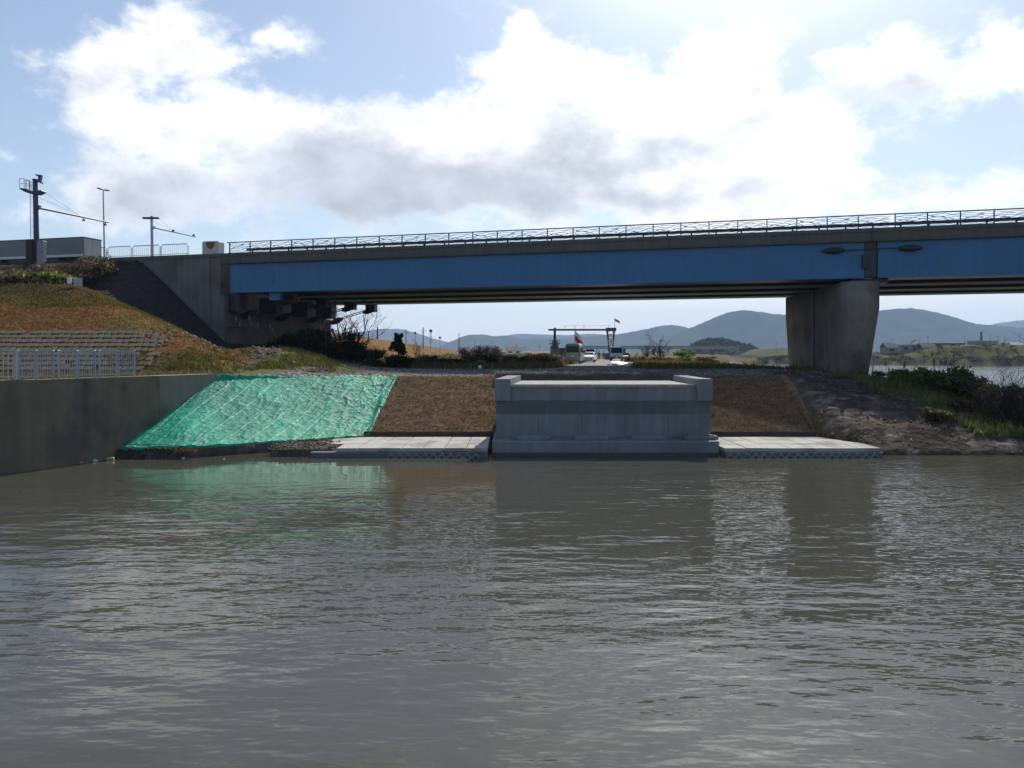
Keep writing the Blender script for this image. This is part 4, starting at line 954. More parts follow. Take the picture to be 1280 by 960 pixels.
# tube barriers along the kerb
labs = ['tube barrier fence closest to the street lamp, beside the box truck', 'tube barrier fence between the street lamp and the sensor post', 'tube barrier fence just in front of the sensor post', 'tube barrier fence ending against the stone pilaster']
for (xa, xb), lab in zip(((106, 133), (135, 164), (166, 200), (201.5, 235)), labs):
    ra, pa = rpt(xa, .35); rb2, pb = rpt(xb, .35)
    t_ = thing('road_barrier', lab, 'barrier', tuple(pa), RZ, 'tube barriers on the approach road')
    hgt_ = 1.12; b = MB()
    b.tube([pa, pa + Vector((0, 0, hgt_ - .15)), pa.lerp(pb, .05) + Vector((0, 0, hgt_)), pa.lerp(pb, .95) + Vector((0, 0, hgt_)), pb + Vector((0, 0, hgt_ - .15)), pb], .04, 6)
    b.tube([pa + Vector((0, 0, .2)), pb + Vector((0, 0, .2))], .03, 5); b.build('frame', M_steel, t_)
    b = MB()
    for i in range(1, 14): k = pa.lerp(pb, i / 14); b.tube([k + Vector((0, 0, .2)), k + Vector((0, 0, hgt_))], .012, 4)
    b.build('bars', M_steel, t_)
# small boards on the levee crest
for xa, xb, ya, yb, lab, m_, D in ((84, 89.5, 346.3, 361, 'narrow white notice board on the levee crest', M_white, 64), (92.5, 102.5, 347, 359, 'pale green notice board on two posts on the levee crest', mat('pale board', (.30, .36, .34), .6, 2, .1), 64.4)):
    t_ = thing('notice_board', lab, 'sign', (P((xa + xb) / 2, 360, D).x, D, float(height(P((xa + xb) / 2, 360, D).x, D))))
    b = MB(); b.box(*gb(xa, ya, xb, ya + 10.5 if xb - xa > 7 else ya + 8, .05)); b.build('board', m_, t_)
    for x in (xa + .8, xb - .8):
        z = float(height(P(x, 360, D).x, D)); q = P(x, ya + 1, D)
        b = MB(); b.tube([(q.x, D + .06, z - .2), (q.x, D + .06, q.z)], .035, 5); b.build('post', M_steel, t_)

# ------------------------------------------------------------------ far bridge, houses, works, poles
fbz = thing('distant_bridge', 'long pale road bridge far away beneath the hills', 'bridge', (108, 600, 3))
b = MB(); b.box((108, 600, 8.6), (122, 9, 1.5)); b.build('deck', mat('far bridge concrete', (.34, .35, .36), .9, .1, .1), fbz)
b = MB(); b.box((108, 595.4, 9.9), (122, .15, .9)); b.build('parapet', M_grey, fbz)
for x in (62, 84, 106, 128, 150): b = MB(); b.box((x, 600, 4.4), (1.8, 6, 7)); b.build('pier', M_abut, fbz)
def house(name, label, cat, xa, xb, ybase, ytop, D, wall, roof, gable=True, grp=None, dep=8):
    a_, c_ = P(xa, ybase, D), P(xb, ytop, D); x = (a_.x + c_.x) / 2; w = c_.x - a_.x; zb = float(height(x, D)) - .3; hh = c_.z - zb
    t_ = thing(name, label, cat, (x, D, zb), 0, grp)
    hw = hh * (.62 if gable else .93)
    b = MB(); b.box((x, D, zb + hw / 2), (w, dep, hw)); b.build('wall', wall, t_)
    if gable: b = MB(); b.prism([(-dep / 2 - .4, hw), (dep / 2 + .4, hw), (0, hh)], (0, 1, 0), (0, 0, 1), (1, 0, 0), (x, D, zb), -w / 2 - .4, w / 2 + .4)
    else: b = MB(); b.box((x, D, zb + hw + (hh - hw) / 2), (w + .6, dep + .6, hh - hw))
    b.build('roof', roof, t_)
    n = max(1, int(w / 4))
    for i in range(n):
        b = MB(); b.box((x - w / 2 + w * (i + .5) / n, D - dep / 2 - .03, zb + hw * .68), (w / n * .45, .08, hw * .28)); b.build('window', M_glass, t_)
M_tile = mat('dark roof tile', (.05, .05, .06), .7, .5, .2); M_rtile = mat('red roof tile', (.28, .08, .05), .8, .5, .2); M_cream = mat('cream wall', (.24, .22, .19), .9, .3, .1)
G = 'houses beyond the near bank'
house('house', 'pale house with white upper floor left of the gate tower', 'house', 633, 652, 445, 433.5, 520, M_white, M_tile, True, G)
house('house', 'low house with dark roof beyond the bare shrub', 'house', 655, 664, 446, 438.5, 500, M_cream, M_tile, True, G)
house('house', 'house with red tiled roof next to the gate tower', 'house', 671, 687, 446, 438.8, 480, M_cream, M_rtile, True, G)
house('house', 'small house with red roof and white wall in the fields', 'house', 664, 670.5, 446.5, 440.5, 440, M_white, M_rtile, True, G)
house('house', 'house with grey hipped roof beyond the parked cars', 'house', 618, 632, 445, 437.5, 560, M_cream, M_tile, True, G)
G = 'buildings behind the far levee'
M_pale = mat('pale cladding', (.24, .25, .26), .8, .3, .1)
house('house', 'dark roofed house next to the pier behind the far levee', 'house', 1104, 1118, 437, 428.5, 470, M_cream, M_tile, True, G)
house('warehouse', 'long low pale shed behind the far levee', 'warehouse', 1122, 1146, 437, 430.5, 480, M_pale, M_silver, False, G)
house('house', 'wide house with dark roof beside the long low shed', 'house', 1149, 1166, 437, 428.6, 470, M_cream, M_tile, True, G)
house('warehouse', 'long pale shed with dark flat roof behind the far levee', 'warehouse', 1168, 1202, 437, 429, 490, M_cream, M_tile, False, G)
house('factory', 'grey factory hall below the tall dark chimney', 'factory', 1217, 1239, 437, 426, 500, M_pale, M_grey, False, G, 14)
house('house', 'silver roofed house behind the levee past the factory', 'house', 1262, 1276, 437, 428, 480, M_pale, M_silver, True, G)
ch = thing('chimney', 'tall dark factory chimney behind the far levee', 'chimney', tuple(P(1226.5, 437, 500)))
b = MB(); b.tube([P(1226.5, 437, 500), P(1226.7, 415, 500)], [.65, .55], 10); b.build('stack', M_dark, ch)
b = MB(); b.tube([P(1226.7, 415.4, 500), P(1226.7, 414.7, 500)], .7, 10); b.build('rim', M_grey, ch)
for i, (xa, xb, y, D, lab, m_) in enumerate(((634, 641, 444, 300, 'white car parked on the grass far behind the bare shrub', M_white), (644.5, 651, 444.5, 290, 'dark car parked in front of the pale house', M_dark), (652.5, 658, 445, 280, 'silver car parked in the field before the low dark roof', M_silver), (661, 667, 446, 270, 'red car parked in the field towards the gate tower', M_red))):
    w_ = .85; make_front_car('parked_car', lab, 'car', place((xa + xb) / 2, y, D), R(90), w_, 1.45, .95, m_, (xb - xa) * D / F * 1.6)
def upole(name, label, cat, x, y0, y1, D, arms=(), group=None, w=.13, extra=None):
    q = P(x, y1, D); z0 = min(float(height(q.x, D)) - .2, P(x, y0, D).z)
    t_ = thing(name, label, cat, (q.x, D, z0), 0, group)
    b = MB(); b.tube([(q.x, D, z0), tuple(q)], [w, w * .7], 6); b.build('pole', M_grey if extra != 'dark' else M_dark, t_)
    for y, hw in arms:
        b = MB(); k = P(x, y, D); b.box(tuple(k), (2 * hw * D / F, .15, .14)); b.build('crossarm', M_grey, t_)
    return t_
G = 'utility poles along the levee road'
upole('utility_pole', 'dark utility pole nearest to the bare tree on the levee', 'utility pole', 471.8, 421, 408.5, 190, ((412.5, 4.5), (410, 1)), G, .2, 'dark')
upole('utility_pole', 'utility pole with wide crossarms behind the conical evergreen', 'utility pole', 507.5, 424, 411.5, 240, ((416, 4.5), (413.5, 2.2)), G, .16)
upole('utility_pole', 'tall utility pole with side brackets on the levee', 'utility pole', 529, 428, 409.5, 260, ((413.5, 3.5), (410, 1.6), (416, 2)), G, .2)
upole('utility_pole', 'bare mast standing near the end of the brown levee', 'utility pole', 573.7, 436, 416.5, 330, (), G, .22, 'dark')
G = 'posts topped by a round dark head on the levee'
for x, y0, y1, rr, lab in ((519, 424, 416, 1.5, 'short post with round dark head beside the wide crossarm pole'), (538.5, 430, 413.5, 2.0, 'lattice post with the largest round dark head on the levee'), (550, 433, 422, 1.5, 'short post with round dark head farthest along the levee')):
    D = 270; t_ = upole('warning_post', lab, 'warning post', x, y0, y1, D, (), G, .09)
    if rr > 1.8:
        b = MB()
        for dx in (-1.1, 1.1): b.tube([P(x + dx * 1.3, y0, D), P(x + dx * .5, y1 + 2, D)], .05, 4)
        for k in range(6): y = y0 - k * 2.4; b.tube([P(x - 1.2 + k * .13, y, D), P(x + 1.1 - k * .13, y - 2.2, D)], .03, 4)
        b.build('lattice', M_dark, t_)
    b = MB(); c = P(x, y1, D); R0 = rr * D / F; rings = []
    for a in np.linspace(-1.4, 1.4, 7): rings.append([c + Vector((math.cos(a) * R0 * math.cos(p_), math.cos(a) * R0 * math.sin(p_), math.sin(a) * R0)) for p_ in np.linspace(0, 2 * math.pi, 12, endpoint=False)])
    b.loft(rings); b.build('siren_head', M_black, t_)
G = 'far utility poles before the mountains'
for x, y1, D, lab in ((1115, 423, 480, 'thin far pole next to the bridge pier behind the levee'), (1149.5, 422, 500, 'far pole standing above the wide dark roofed house'), (1160, 419, 520, 'slightly taller far pole past the dark roofed house'), (1205.5, 420, 500, 'thick far pole between the long pale shed and the factory'), (1237.5, 418.5, 520, 'far pole at the end wall of the factory'), (1247.5, 419, 520, 'lone far pole between the factory and the silver roofed house'), (1274.5, 417, 500, 'far pole rising behind the silver roofed house'), (971, 427, 520, 'far pole on the levee just before the bridge pier')):
    upole('utility_pole', lab, 'utility pole', x, 437, y1, D, ((y1 + 1.2, 1.6), (y1 + 3, 2)), G, .16)
G = 'lattice pylons in the plain'
for x, y1, D, s, lab in ((645, 430, 900, 2.2, 'small lattice pylon above the pale house'), (655.5, 432, 900, 2.4, 'second small lattice pylon above the low dark roof'), (674.5, 431.5, 900, 3.0, 'wide lattice pylon above the red roofs')):
    t_ = thing('pylon', lab, 'pylon', tuple(P(x, 445, D)), 0, G); b = MB()
    for dx in (-1, 1): b.tube([P(x + dx * 1.6, 445, D), P(x + dx * .4, y1, D)], .16, 4)
    for k in range(7): y = 444 - k * 2; f = 1.6 - k * .17; b.tube([P(x - f, y, D), P(x + f, y - 2, D)], .10, 4); b.tube([P(x + f, y, D), P(x - f, y - 2, D)], .10, 4)
    b.build('mast', M_grey, t_)
    for y in (y1 + .8, y1 + 2.6): b = MB(); b.tube([P(x - s, y, D), P(x + s, y, D)], .14, 4); b.build('crossarm', M_grey, t_)
b = MB(); b.tube([P(1137, 437, 430), P(1138, 430, 430)], .12, 5); bt = thing('banner_pole', 'leaning banner pole with a faded orange streamer behind the far levee', 'banner', tuple(P(1137, 437, 430))); b.build('pole', M_grey, bt)
b = MB(); b.loft([[P(1138, 430, 430), P(1138, 428, 430), P(1138, 428, 430) + Vector((0, .1, 0)), P(1138, 430, 430) + Vector((0, .1, 0))], [P(1145, 425.5, 430), P(1145, 424, 430), P(1145, 424, 430) + Vector((0, .1, 0)), P(1145, 425.5, 430) + Vector((0, .1, 0))]]); b.build('streamer', mat('faded orange cloth', (.4, .2, .13), .8, 2, .2), bt)

# ------------------------------------------------------------------ litter
def litter(name, label, cat, x, y, s, m_, shape):
    D = H0 / ((y - HZ) / F); q = P(x, y, D); q.z = .0
    b = MB()
    if shape == 'bottle': b.tube([q + Vector((-.16, 0, .05)), q + Vector((.08, .02, .05)), q + Vector((.13, .02, .055)), q + Vector((.19, .02, .055))], [.055, .055, .025, .022], 8)
    elif shape == 'can': b.tube([q + Vector((-.17, 0, .07)), q + Vector((-.15, 0, .07)), q + Vector((.15, .02, .07)), q + Vector((.17, .02, .07))], [.07, .09, .09, .07], 10)
    else:
        rr = random.Random(int(x)); rings = []
        for k, f in enumerate((.5, 1, .9, .35)): rings.append([q + Vector((math.cos(a) * s * f * rr.uniform(.7, 1.2), math.sin(a) * s * .7 * f * rr.uniform(.7, 1.2), -.02 + k * s * .36)) for a in np.linspace(0, 6.283, 9, endpoint=False)])
        b.loft(rings)
    tag(b.build(name, m_), label, cat, 'litter floating under the bank')
litter('plastic_bag', 'orange plastic scrap floating at the foot of the quay wall', 'litter', 101, 580, .13, mat('orange plastic', (.5, .16, .08), .4, 4, .1), 'bag')
litter('plastic_bottle', 'white plastic bottle floating below the lowest tarpaulin corner', 'bottle', 117.5, 577.3, .1, M_white, 'bottle')
litter('canister', 'yellowish canister floating under the tarpaulin edge', 'canister', 138, 575.5, .1, mat('yellow plastic', (.42, .38, .18), .45, 4, .1), 'can')
litter('plastic_bag', 'pale blue plastic bag caught at the soil bank', 'litter', 229, 573, .08, mat('pale blue plastic', (.5, .56, .75), .4, 4, .1), 'bag')
litter('plastic_bag', 'tiny white scrap at the soil bank toward the apron', 'litter', 280, 574, .05, M_white, 'bag')
b = MB(); q = place(600, 460, 63); rr = random.Random(3)
rings = [[q + Vector((math.cos(a) * .16 * f, math.sin(a) * .14 * f, k * .09)) for a in np.linspace(0, 6.283, 9, endpoint=False)] for k, f in enumerate((.8, 1, .8, .3))]
b.loft(rings); tag(b.build('sack', M_white), 'small white sack lying on the shaded crest of the bank', 'sack')
# ------------------------------------------------------------------ vegetation
def leaves(blobs, size, cols, seed, up=.3):
    """small leaf faces spread through ellipsoids; blobs: (centre, radii, count)"""
    r_ = np.random.RandomState(seed); Vs, Cs = [], []
    for c, rad, n in blobs:
        d = r_.randn(n, 3); d /= np.linalg.norm(d, axis=1)[:, None]
        rr = r_.rand(n) ** .45
        p = np.array(c) + d * rr[:, None] * np.array(rad) * (1 + .25 * r_.randn(n))[:, None]
        cl = np.array(cols)[r_.randint(0, len(cols), n)] * (.55 + .9 * r_.rand(n))[:, None]
        a = r_.randn(n, 3); a[:, 2] += up; a /= np.linalg.norm(a, axis=1)[:, None]
        b = np.cross(a, r_.randn(n, 3)); b /= np.linalg.norm(b, axis=1)[:, None]
        s = size * (.5 + r_.rand(n))[:, None]
        Vs.append(np.stack([p - a * s, p + b * s * .5, p + a * s, p - b * s * .5], 1).reshape(-1, 3)); Cs.append(np.repeat(cl, 4, 0))
    V = np.concatenate(Vs); Cc = np.concatenate(Cs)
    return V, np.arange(len(V)).reshape(-1, 4), Cc
def twigs(base, h, spread, n, levels, seed, r0=.06, lean=(0, 0), curl=.18):
    """branching tubes; returns (thick part, thin part)"""
    q = random.Random(seed); A, B = MB(), MB()
    def grow(p, d, L, r, lv):
        pts = [p]; k = 4; dd = d.copy()
        for i in range(k):
            dd = (dd + Vector((q.gauss(0, curl), q.gauss(0, curl), q.gauss(.04, curl * .6)))).normalized(); pts.append(pts[-1] + dd * L / k)
        rs = [r * (1 - .55 * i / k) for i in range(k + 1)]
        (A if lv >= levels - 1 else B).tube(pts, rs, 5 if lv >= levels - 1 else 3, cap=False)
        if lv > 0:
            for i in range(q.choice((2, 3, 3)) + (1 if lv > 1 else 0)):
                j = q.randint(1, k); a = q.uniform(0, 6.283)
                nd = (dd + Vector((math.cos(a), math.sin(a), q.uniform(-.1, .5))) * q.uniform(.5, 1.0)).normalized()
                grow(pts[j], nd, L * q.uniform(.5, .75), max(.012, rs[j] * .72), lv - 1)
    for i in range(n):
        a = 6.283 * i / n + q.uniform(-.5, .5)
        d = Vector((math.cos(a) * spread + lean[0], math.sin(a) * spread + lean[1], 1)).normalized()
        grow(Vector(base) + Vector((q.uniform(-.1, .1) * spread, q.uniform(-.1, .1), -.1)), d, h * q.uniform(.4, .55), r0, levels)
    return A, B
M_twig = mat('dry twigs', (.085, .065, .055), .95, 6, .3); M_twigd = mat('dark twigs', (.045, .034, .032), .95, 6, .3); M_stem = mat('shrub stems', (.06, .045, .035), .95, 6, .3)
GREEN = [(.11, .18, .035), (.15, .22, .045), (.075, .13, .028), (.2, .23, .06)]
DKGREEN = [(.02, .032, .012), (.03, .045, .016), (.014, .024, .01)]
OLIVE = [(.10, .095, .035), (.14, .115, .05), (.07, .08, .025), (.17, .125, .07)]
DRY = [(.15, .105, .06), (.11, .075, .045), (.19, .14, .085), (.08, .06, .035)]
PURP = [(.08, .055, .05), (.06, .042, .04), (.11, .075, .06)]
def shrub(label, x, ybase, D, w, h, n, cols, seed, size=.11, group=None, name='shrub', stems=5, top=None, dep=None):
    X0 = (x - 640) * D / F; z0 = float(height(X0, D)); q = random.Random(seed)
    t_ = thing(name, label, 'shrub', (X0, D, z0), 0, group)
    A, B = twigs((X0, D, z0), h * 1.0, .55, stems, 1, seed, .03)
    A.v += []; A.add(B.v, B.f) if B.v else None
    A.build('stems', M_stem, t_)
    bl = []
    m_ = 9
    for i in range(m_):
        a = q.uniform(0, 6.283); rr = q.uniform(.1, .42); zz = q.uniform(.22, .78)
        f = 1.1 - .6 * abs(zz - .4)
        bl.append(((X0 + math.cos(a) * w * rr * f, D + math.sin(a) * (dep or w) * rr * f, z0 + h * zz), (w * q.uniform(.16, .26), (dep or w) * .2, h * q.uniform(.13, .22)), n // m_))
    bl.append(((X0, D, z0 + h * .2), (w * .45, (dep or w) * .4, h * .22), n // 3))
    V, Fc, Cc = leaves(bl, size, cols, seed)
    raw_mesh('crown', V, Fc, M_leaf, t_, Cc); return t_
def bare_tree(label, x, D, h, spread, n, levels, seed, r0=.1, m1=None, name='bare_tree', lean=(0, 0), cat='tree', group=None, curl=.18):
    X0 = (x - 640) * D / F; z0 = float(height(X0, D))
    t_ = thing(name, label, cat, (X0, D, z0), 0, group)
    A, B = twigs((X0, D, z0), h, spread, n, levels, seed, r0, lean, curl)
    A.build('trunk', m1 or M_bark, t_); B.build('crown', m1 or M_bark, t_); return t_
def blades(name, pts, hgts, cols, seed, wid=.03, lean=.35, kind='stuff', parent=None):
    r_ = np.random.RandomState(seed); n = len(pts); p = np.array(pts)
    a = r_.rand(n) * 6.283; w = wid * (.6 + .8 * r_.rand(n))
    sx, sy = np.cos(a) * w, np.sin(a) * w
    tip = p + np.stack([r_.randn(n) * lean * hgts, r_.randn(n) * lean * hgts, hgts], 1)
    V = np.stack([p + np.stack([sx, sy, 0 * sx - .02], 1), p - np.stack([sx, sy, 0 * sx + .02], 1), tip], 1).reshape(-1, 3)
    Cc = np.repeat(np.array(cols)[r_.randint(0, len(cols), n)] * (.6 + .8 * r_.rand(n))[:, None], 3, 0)
    o = raw_mesh(name, V, np.arange(3 * n).reshape(-1, 3), M_blade, parent, Cc)
    return tag(o, kind=kind) if kind else o
def scatter(x0, x1, y0, y1, n, seed, cond=None):
    r_ = np.random.RandomState(seed); x = x0 + (x1 - x0) * r_.rand(n); y = y0 + (y1 - y0) * r_.rand(n)
    if cond is not None: k = cond(x, y); x, y = x[k], y[k]
    return np.stack([x, y, height(x, y)], 1)
def rh(n, a, b, seed): return a + (b - a) * np.random.RandomState(seed).rand(n)
# grass
p = scatter(-60, -17, 49.5, 66, 60000, 1, lambda x, y: ((levee_d(x, y) > 5.6) | (x > -25) & (levee_d(x, y) > .3)))
hh = rh(len(p), .04, .15, 2)
blades('dry_grass', p, hh, [(.20, .095, .03), (.17, .085, .03), (.15, .115, .03), (.22, .12, .05), (.19, .10, .03)], 3, .04)
p = scatter(-26, -12, 49.5, 68, 26000, 4, lambda x, y: (fbm(x * .45, y * .45) > -.03) & (levee_d(x, y) < 3.2) & ((x < -16.5) | (y > 52.5)))
blades('green_grass', p, rh(len(p), .08, .34, 5), [(.09, .11, .025), (.12, .12, .03), (.07, .085, .02), (.15, .12, .05)], 6, .04)
p = scatter(-38, -16.5, 36, 50, 12000, 7, lambda x, y: (y > 46 + (x + 17) * .7) & (levee_d(x, y) < .5) | (wall_d(x, y) > 1.0) & (y > 35.8) & (y < 46))
blades('green_grass', p, rh(len(p), .05, .28, 8), [(.09, .11, .03), (.13, .12, .05), (.17, .12, .06)], 9, .035)
p = scatter(-30, 20, 62, 130, 42000, 10, lambda x, y: (np.abs(x - (6.2 + (y - 62) * .135)) > 3.2) & (levee_d(x, y) < .5) & (x < shore(y) - 3) & (y > 63 + 3 * fbm(x * .4, 0 * x)))
blades('dry_grass', p, rh(len(p), .15, .6, 11), [(.14, .11, .05), (.10, .10, .03), (.18, .13, .07), (.08, .085, .025)], 12, .05)
p = scatter(10, 34, 62, 120, 26000, 13, lambda x, y: (np.abs(x - (6.2 + (y - 62) * .135)) > 3.4) & (x < shore(y) - 1.5) & ((y > 66) | (x > 18)))
blades('green_grass', p, rh(len(p), .1, .42, 14), [(.12, .13, .03), (.15, .13, .05), (.10, .11, .03)], 15, .05)
p = scatter(23, 44, 42.5, 66, 60000, 16, lambda x, y: (x > 22.3 + 2.2 * sm(y, 54, 44) + 2 * fbm(x * .5, y * .5 + 6)) & (x < shore(y)) & (fbm(x * .5, y * .5) > -.12) & (height(x, y) > .3))
blades('green_grass', p, rh(len(p), .1, .45, 17), [(.16, .23, .04), (.2, .22, .07), (.11, .15, .035), (.2, .16, .08)], 18, .05)
p = scatter(-19.4, -15.5, 39.1, 39.5, 800, 19, lambda x, y: fbm(x * .8, y * 0) > -.08); p[:, 2] = .30 + .1 * np.random.RandomState(1).rand(len(p))
blades('dry_grass', p, rh(len(p), .05, .22, 20), [(.16, .11, .06), (.10, .075, .045), (.07, .06, .03)], 21, .02, 1.0)
for xa, xb, ya, yb, nn, sd in ((-8.0, -.9, 45.55, 52, 26000, 24), (10.45, 17.4, 45.55, 52.1, 25000, 26)):
    r_ = np.random.RandomState(sd); x = xa + (xb - xa) * r_.rand(nn); y = ya + (yb - ya) * r_.rand(nn)
    p = np.stack([x, y, bank(x, y) + .05 + .08 * fbm(x * 1.2, y * 3.2, 5)], 1)
    blades('mat_fibres', p, rh(nn, .02, .085, sd + 1), [(.185, .115, .066), (.155, .097, .057), (.21, .135, .078), (.175, .125, .057)], sd + 2, .018, 1.3)
p = scatter(-50, -18, 54, 80, 26000, 28, lambda x, y: (levee_d(x, y) > 9) & (fbm(x * .3 + 4, y * .3) > -.02) & (height(x, y) > 7) & (height(x, y) < 13.6) & (x < -38 + 3 * fbm(x, y)))
blades('dry_grass', p, rh(len(p), .15, .6, 29), [(.13, .085, .045), (.09, .07, .03), (.17, .11, .06)], 30, .05)
p = scatter(-42, -20, 56, 76, 30000, 128, lambda x, y: (levee_d(x, y) > 6) & (np.abs(np.hypot(np.clip(-((x - BA[0]) * BN[0] + (y - BA[1]) * BN[1]), 0, None), np.clip((x - BA[0]) * BD[0] + (y - BA[1]) * BD[1] + 8.6, 0, None)) - 13.5) < 2.2) & (fbm(x * .5, y * .5 + 3) > -.1))
blades('green_grass', p, rh(len(p), .06, .28, 129), [(.10, .115, .025), (.14, .12, .03), (.08, .085, .02)], 130, .04)
# weeds on the far levee and the woods on the far hill
def far_scrub(name, x0, x1, y0, y1, n, cols, seed, size, cond, hz=(.2, 1.6)):
    p = scatter(x0, x1, y0, y1, n, seed, cond); r_ = np.random.RandomState(seed); k = len(p)
    bl = [(tuple(q + np.array([0, 0, r_.uniform(*hz) * .5])), (r_.uniform(.8, 2.6), 1.5, r_.uniform(*hz) * .6), 30) for q in p]
    V, Fc, Cc = leaves(bl, size, cols, seed); tag(raw_mesh(name, V, Fc, M_leaf, None, Cc), kind='stuff')
far_scrub('levee_scrub', 100, 320, 325, 420, 1100, DKGREEN + OLIVE[:1] + DKGREEN, 31, .32, lambda x, y: (x > shore_far(y) + 2) & (fbm(x * .03, y * .06) > -.06) & (height(x, y) < 8.9))
far_scrub('bank_reeds', 100, 300, 322, 400, 700, PURP + DKGREEN, 32, .3, lambda x, y: (x > shore_far(y) + 1) & (height(x, y) < 2.6), (.3, 1.2))
def hillz(x): return np.interp(x, [858, 866, 876, 890, 905, 915, 928, 938, 946], [440, 433, 427, 424, 424, 428, 430, 433, 440])
r_ = np.random.RandomState(41); bl = []
for i in range(520):
    x = r_.uniform(860, 944); zt_ = (HZ - hillz(x)) * .9 + H0; f = r_.uniform(-.9, .25)
    bl.append((((x - 640) * .9, 900 + f * 80, max(3, zt_ * (1 - abs(f)) ** 1.1) + r_.uniform(-1, 1)), (r_.uniform(2, 4.5), 3, r_.uniform(1.5, 3)), 60))
V, Fc, Cc = leaves(bl, .9, DKGREEN + [(.05, .05, .025)], 42); tag(raw_mesh('woods', V, Fc, M_leaf, None, Cc), kind='stuff')
# plain behind the parked cars: low scrub, one mass
far_scrub('field_scrub', -40, 22, 135, 330, 650, OLIVE + DRY + GREEN[:1], 33, .35, lambda x, y: (np.abs(x - (6.2 + (y - 62) * .135)) > 5) & (levee_d(x, y) < -1), (.3, 1.5))
# shrubs and trees one by one
G = 'dry shrubs on the approach embankment'
for i, (x, D, w, h, c, lab) in enumerate(((6, 72, 4.2, 1.9, OLIVE, 'olive brown shrub below the box truck at the picture edge'), (26, 71, 4.0, 2.2, DRY, 'dry brown shrub in front of the brown cabinet'), (46, 70, 3.6, 2.4, DRY, 'tall dry shrub at the foot of the violet post'), (66, 71, 3.8, 2.0, OLIVE, 'olive shrub below the rear doors of the box truck'), (90, 72, 3.4, 2.0, DRY, 'dry shrub between box truck and street lamp'), (118, 74, 3.6, 2.6, DRY, 'reddish dry shrub under the street lamp'), (16, 67, 4.5, 1.6, OLIVE, 'low olive shrub on the levee crest below the cabinets'), (40, 67, 4.2, 1.5, OLIVE, 'low scrubby bush on the levee crest left of the boards'), (70, 67, 2.8, 1.5, GREEN, 'rounded green shrub right beside the narrow white board'))):
    shrub(lab, x, 0, D, w, h, 1500, c, 60 + i, .13, G)
G = 'dark shrubs under the bridge'
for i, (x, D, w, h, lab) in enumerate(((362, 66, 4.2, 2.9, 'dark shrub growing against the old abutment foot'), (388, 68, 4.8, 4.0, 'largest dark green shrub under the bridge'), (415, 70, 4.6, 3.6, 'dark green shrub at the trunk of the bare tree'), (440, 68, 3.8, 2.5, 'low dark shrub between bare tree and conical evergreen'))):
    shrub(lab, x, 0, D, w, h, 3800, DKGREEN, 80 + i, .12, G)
def evergreen(label, x, D, h, w, seed):
    X0 = (x - 640) * D / F; z0 = float(height(X0, D)); t_ = thing('evergreen_tree', label, 'tree', (X0, D, z0)); q = random.Random(seed)
    b = MB(); b.tube([(X0, D, z0 - .1), (X0 + .03, D, z0 + h * .5), (X0, D, z0 + h * .93)], [.09, .06, .02], 6); b.build('trunk', M_bark, t_)
    bl = []
    for i in range(60):
        zz = q.uniform(.06, .97) ** 1.15; a = q.uniform(0, 6.283); rr = w * .5 * (1 - zz * .72) * q.uniform(.3, 1)
        bl.append(((X0 + math.cos(a) * rr, D + math.sin(a) * rr, z0 + h * zz), (w * .17 * (1.25 - zz), w * .17 * (1.25 - zz), h * .07), 90))
    V, Fc, Cc = leaves(bl, .09, DKGREEN, seed); raw_mesh('crown', V, Fc, M_leaf, t_, Cc)
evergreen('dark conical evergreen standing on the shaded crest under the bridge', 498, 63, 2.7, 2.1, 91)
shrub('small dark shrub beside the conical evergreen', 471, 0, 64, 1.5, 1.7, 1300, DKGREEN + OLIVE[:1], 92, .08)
bare_tree('leafless spreading tree behind the bridge restrainers', 432, 76, 7.6, .8, 6, 4, 101, .15)
bare_tree('thin leafless sapling between bare tree and evergreen', 522, 70, 2.8, .6, 3, 3, 102, .03, M_twig)
bare_tree('small leafless tree right of the road by the distant bridge', 806, 130, 3.7, .55, 3, 4, 103, .10)
bare_tree('larger leafless tree right of the road below the wooded hill', 827, 130, 5.0, .7, 4, 4, 104, .13)
t_ = bare_tree('wide purple-brown leafless thicket in front of the pale houses', 600, 118, 3.4, 1.1, 16, 3, 105, .05, M_twigd, 'bare_shrub', cat='shrub')
X0 = (600 - 640) * 118 / F; z0 = float(height(X0, 118)); q = random.Random(4)
V, Fc, Cc = leaves([((X0 + q.uniform(-2.8, 2.8), 118 + q.uniform(-1, 1), z0 + q.uniform(.4, 1.9)), (.8, .8, .55), 260) for i in range(34)], .10, PURP, 106); raw_mesh('fine_twigs', V, Fc, M_leaf, t_, Cc)
G = 'low scrub along the crest before the road'
for i, (x, D, w, h, c, lab) in enumerate(((520, 72, 2.4, .9, OLIVE, 'low olive scrub next to the conical evergreen'), (541, 74, 2.6, 1.1, OLIVE, 'rounded olive scrub below the largest round headed post'), (562, 75, 3.0, 1.0, DKGREEN, 'dark low scrub below the end of the brown levee'), (584, 76, 3.0, 1.1, OLIVE, 'olive scrub in front of the purple thicket'), (607, 77, 3.0, 1.0, DKGREEN, 'dark green scrub above the white sack'), (630, 78, 3.2, 1.2, OLIVE, 'olive scrub before the white parked car'), (652, 79, 3.2, 1.2, DRY, 'dry scrub below the pale house'), (674, 80, 3.2, 1.3, DKGREEN, 'dark scrub below the red roofed house'), (693, 81, 2.6, 1.1, DRY, 'dry scrub below the gate tower, beside the silver van'))):
    shrub(lab, x, 0, D, w, h, 1300, c, 110 + i, .085, G, dep=1.6)
G = 'scrub on the grass between road and pier'
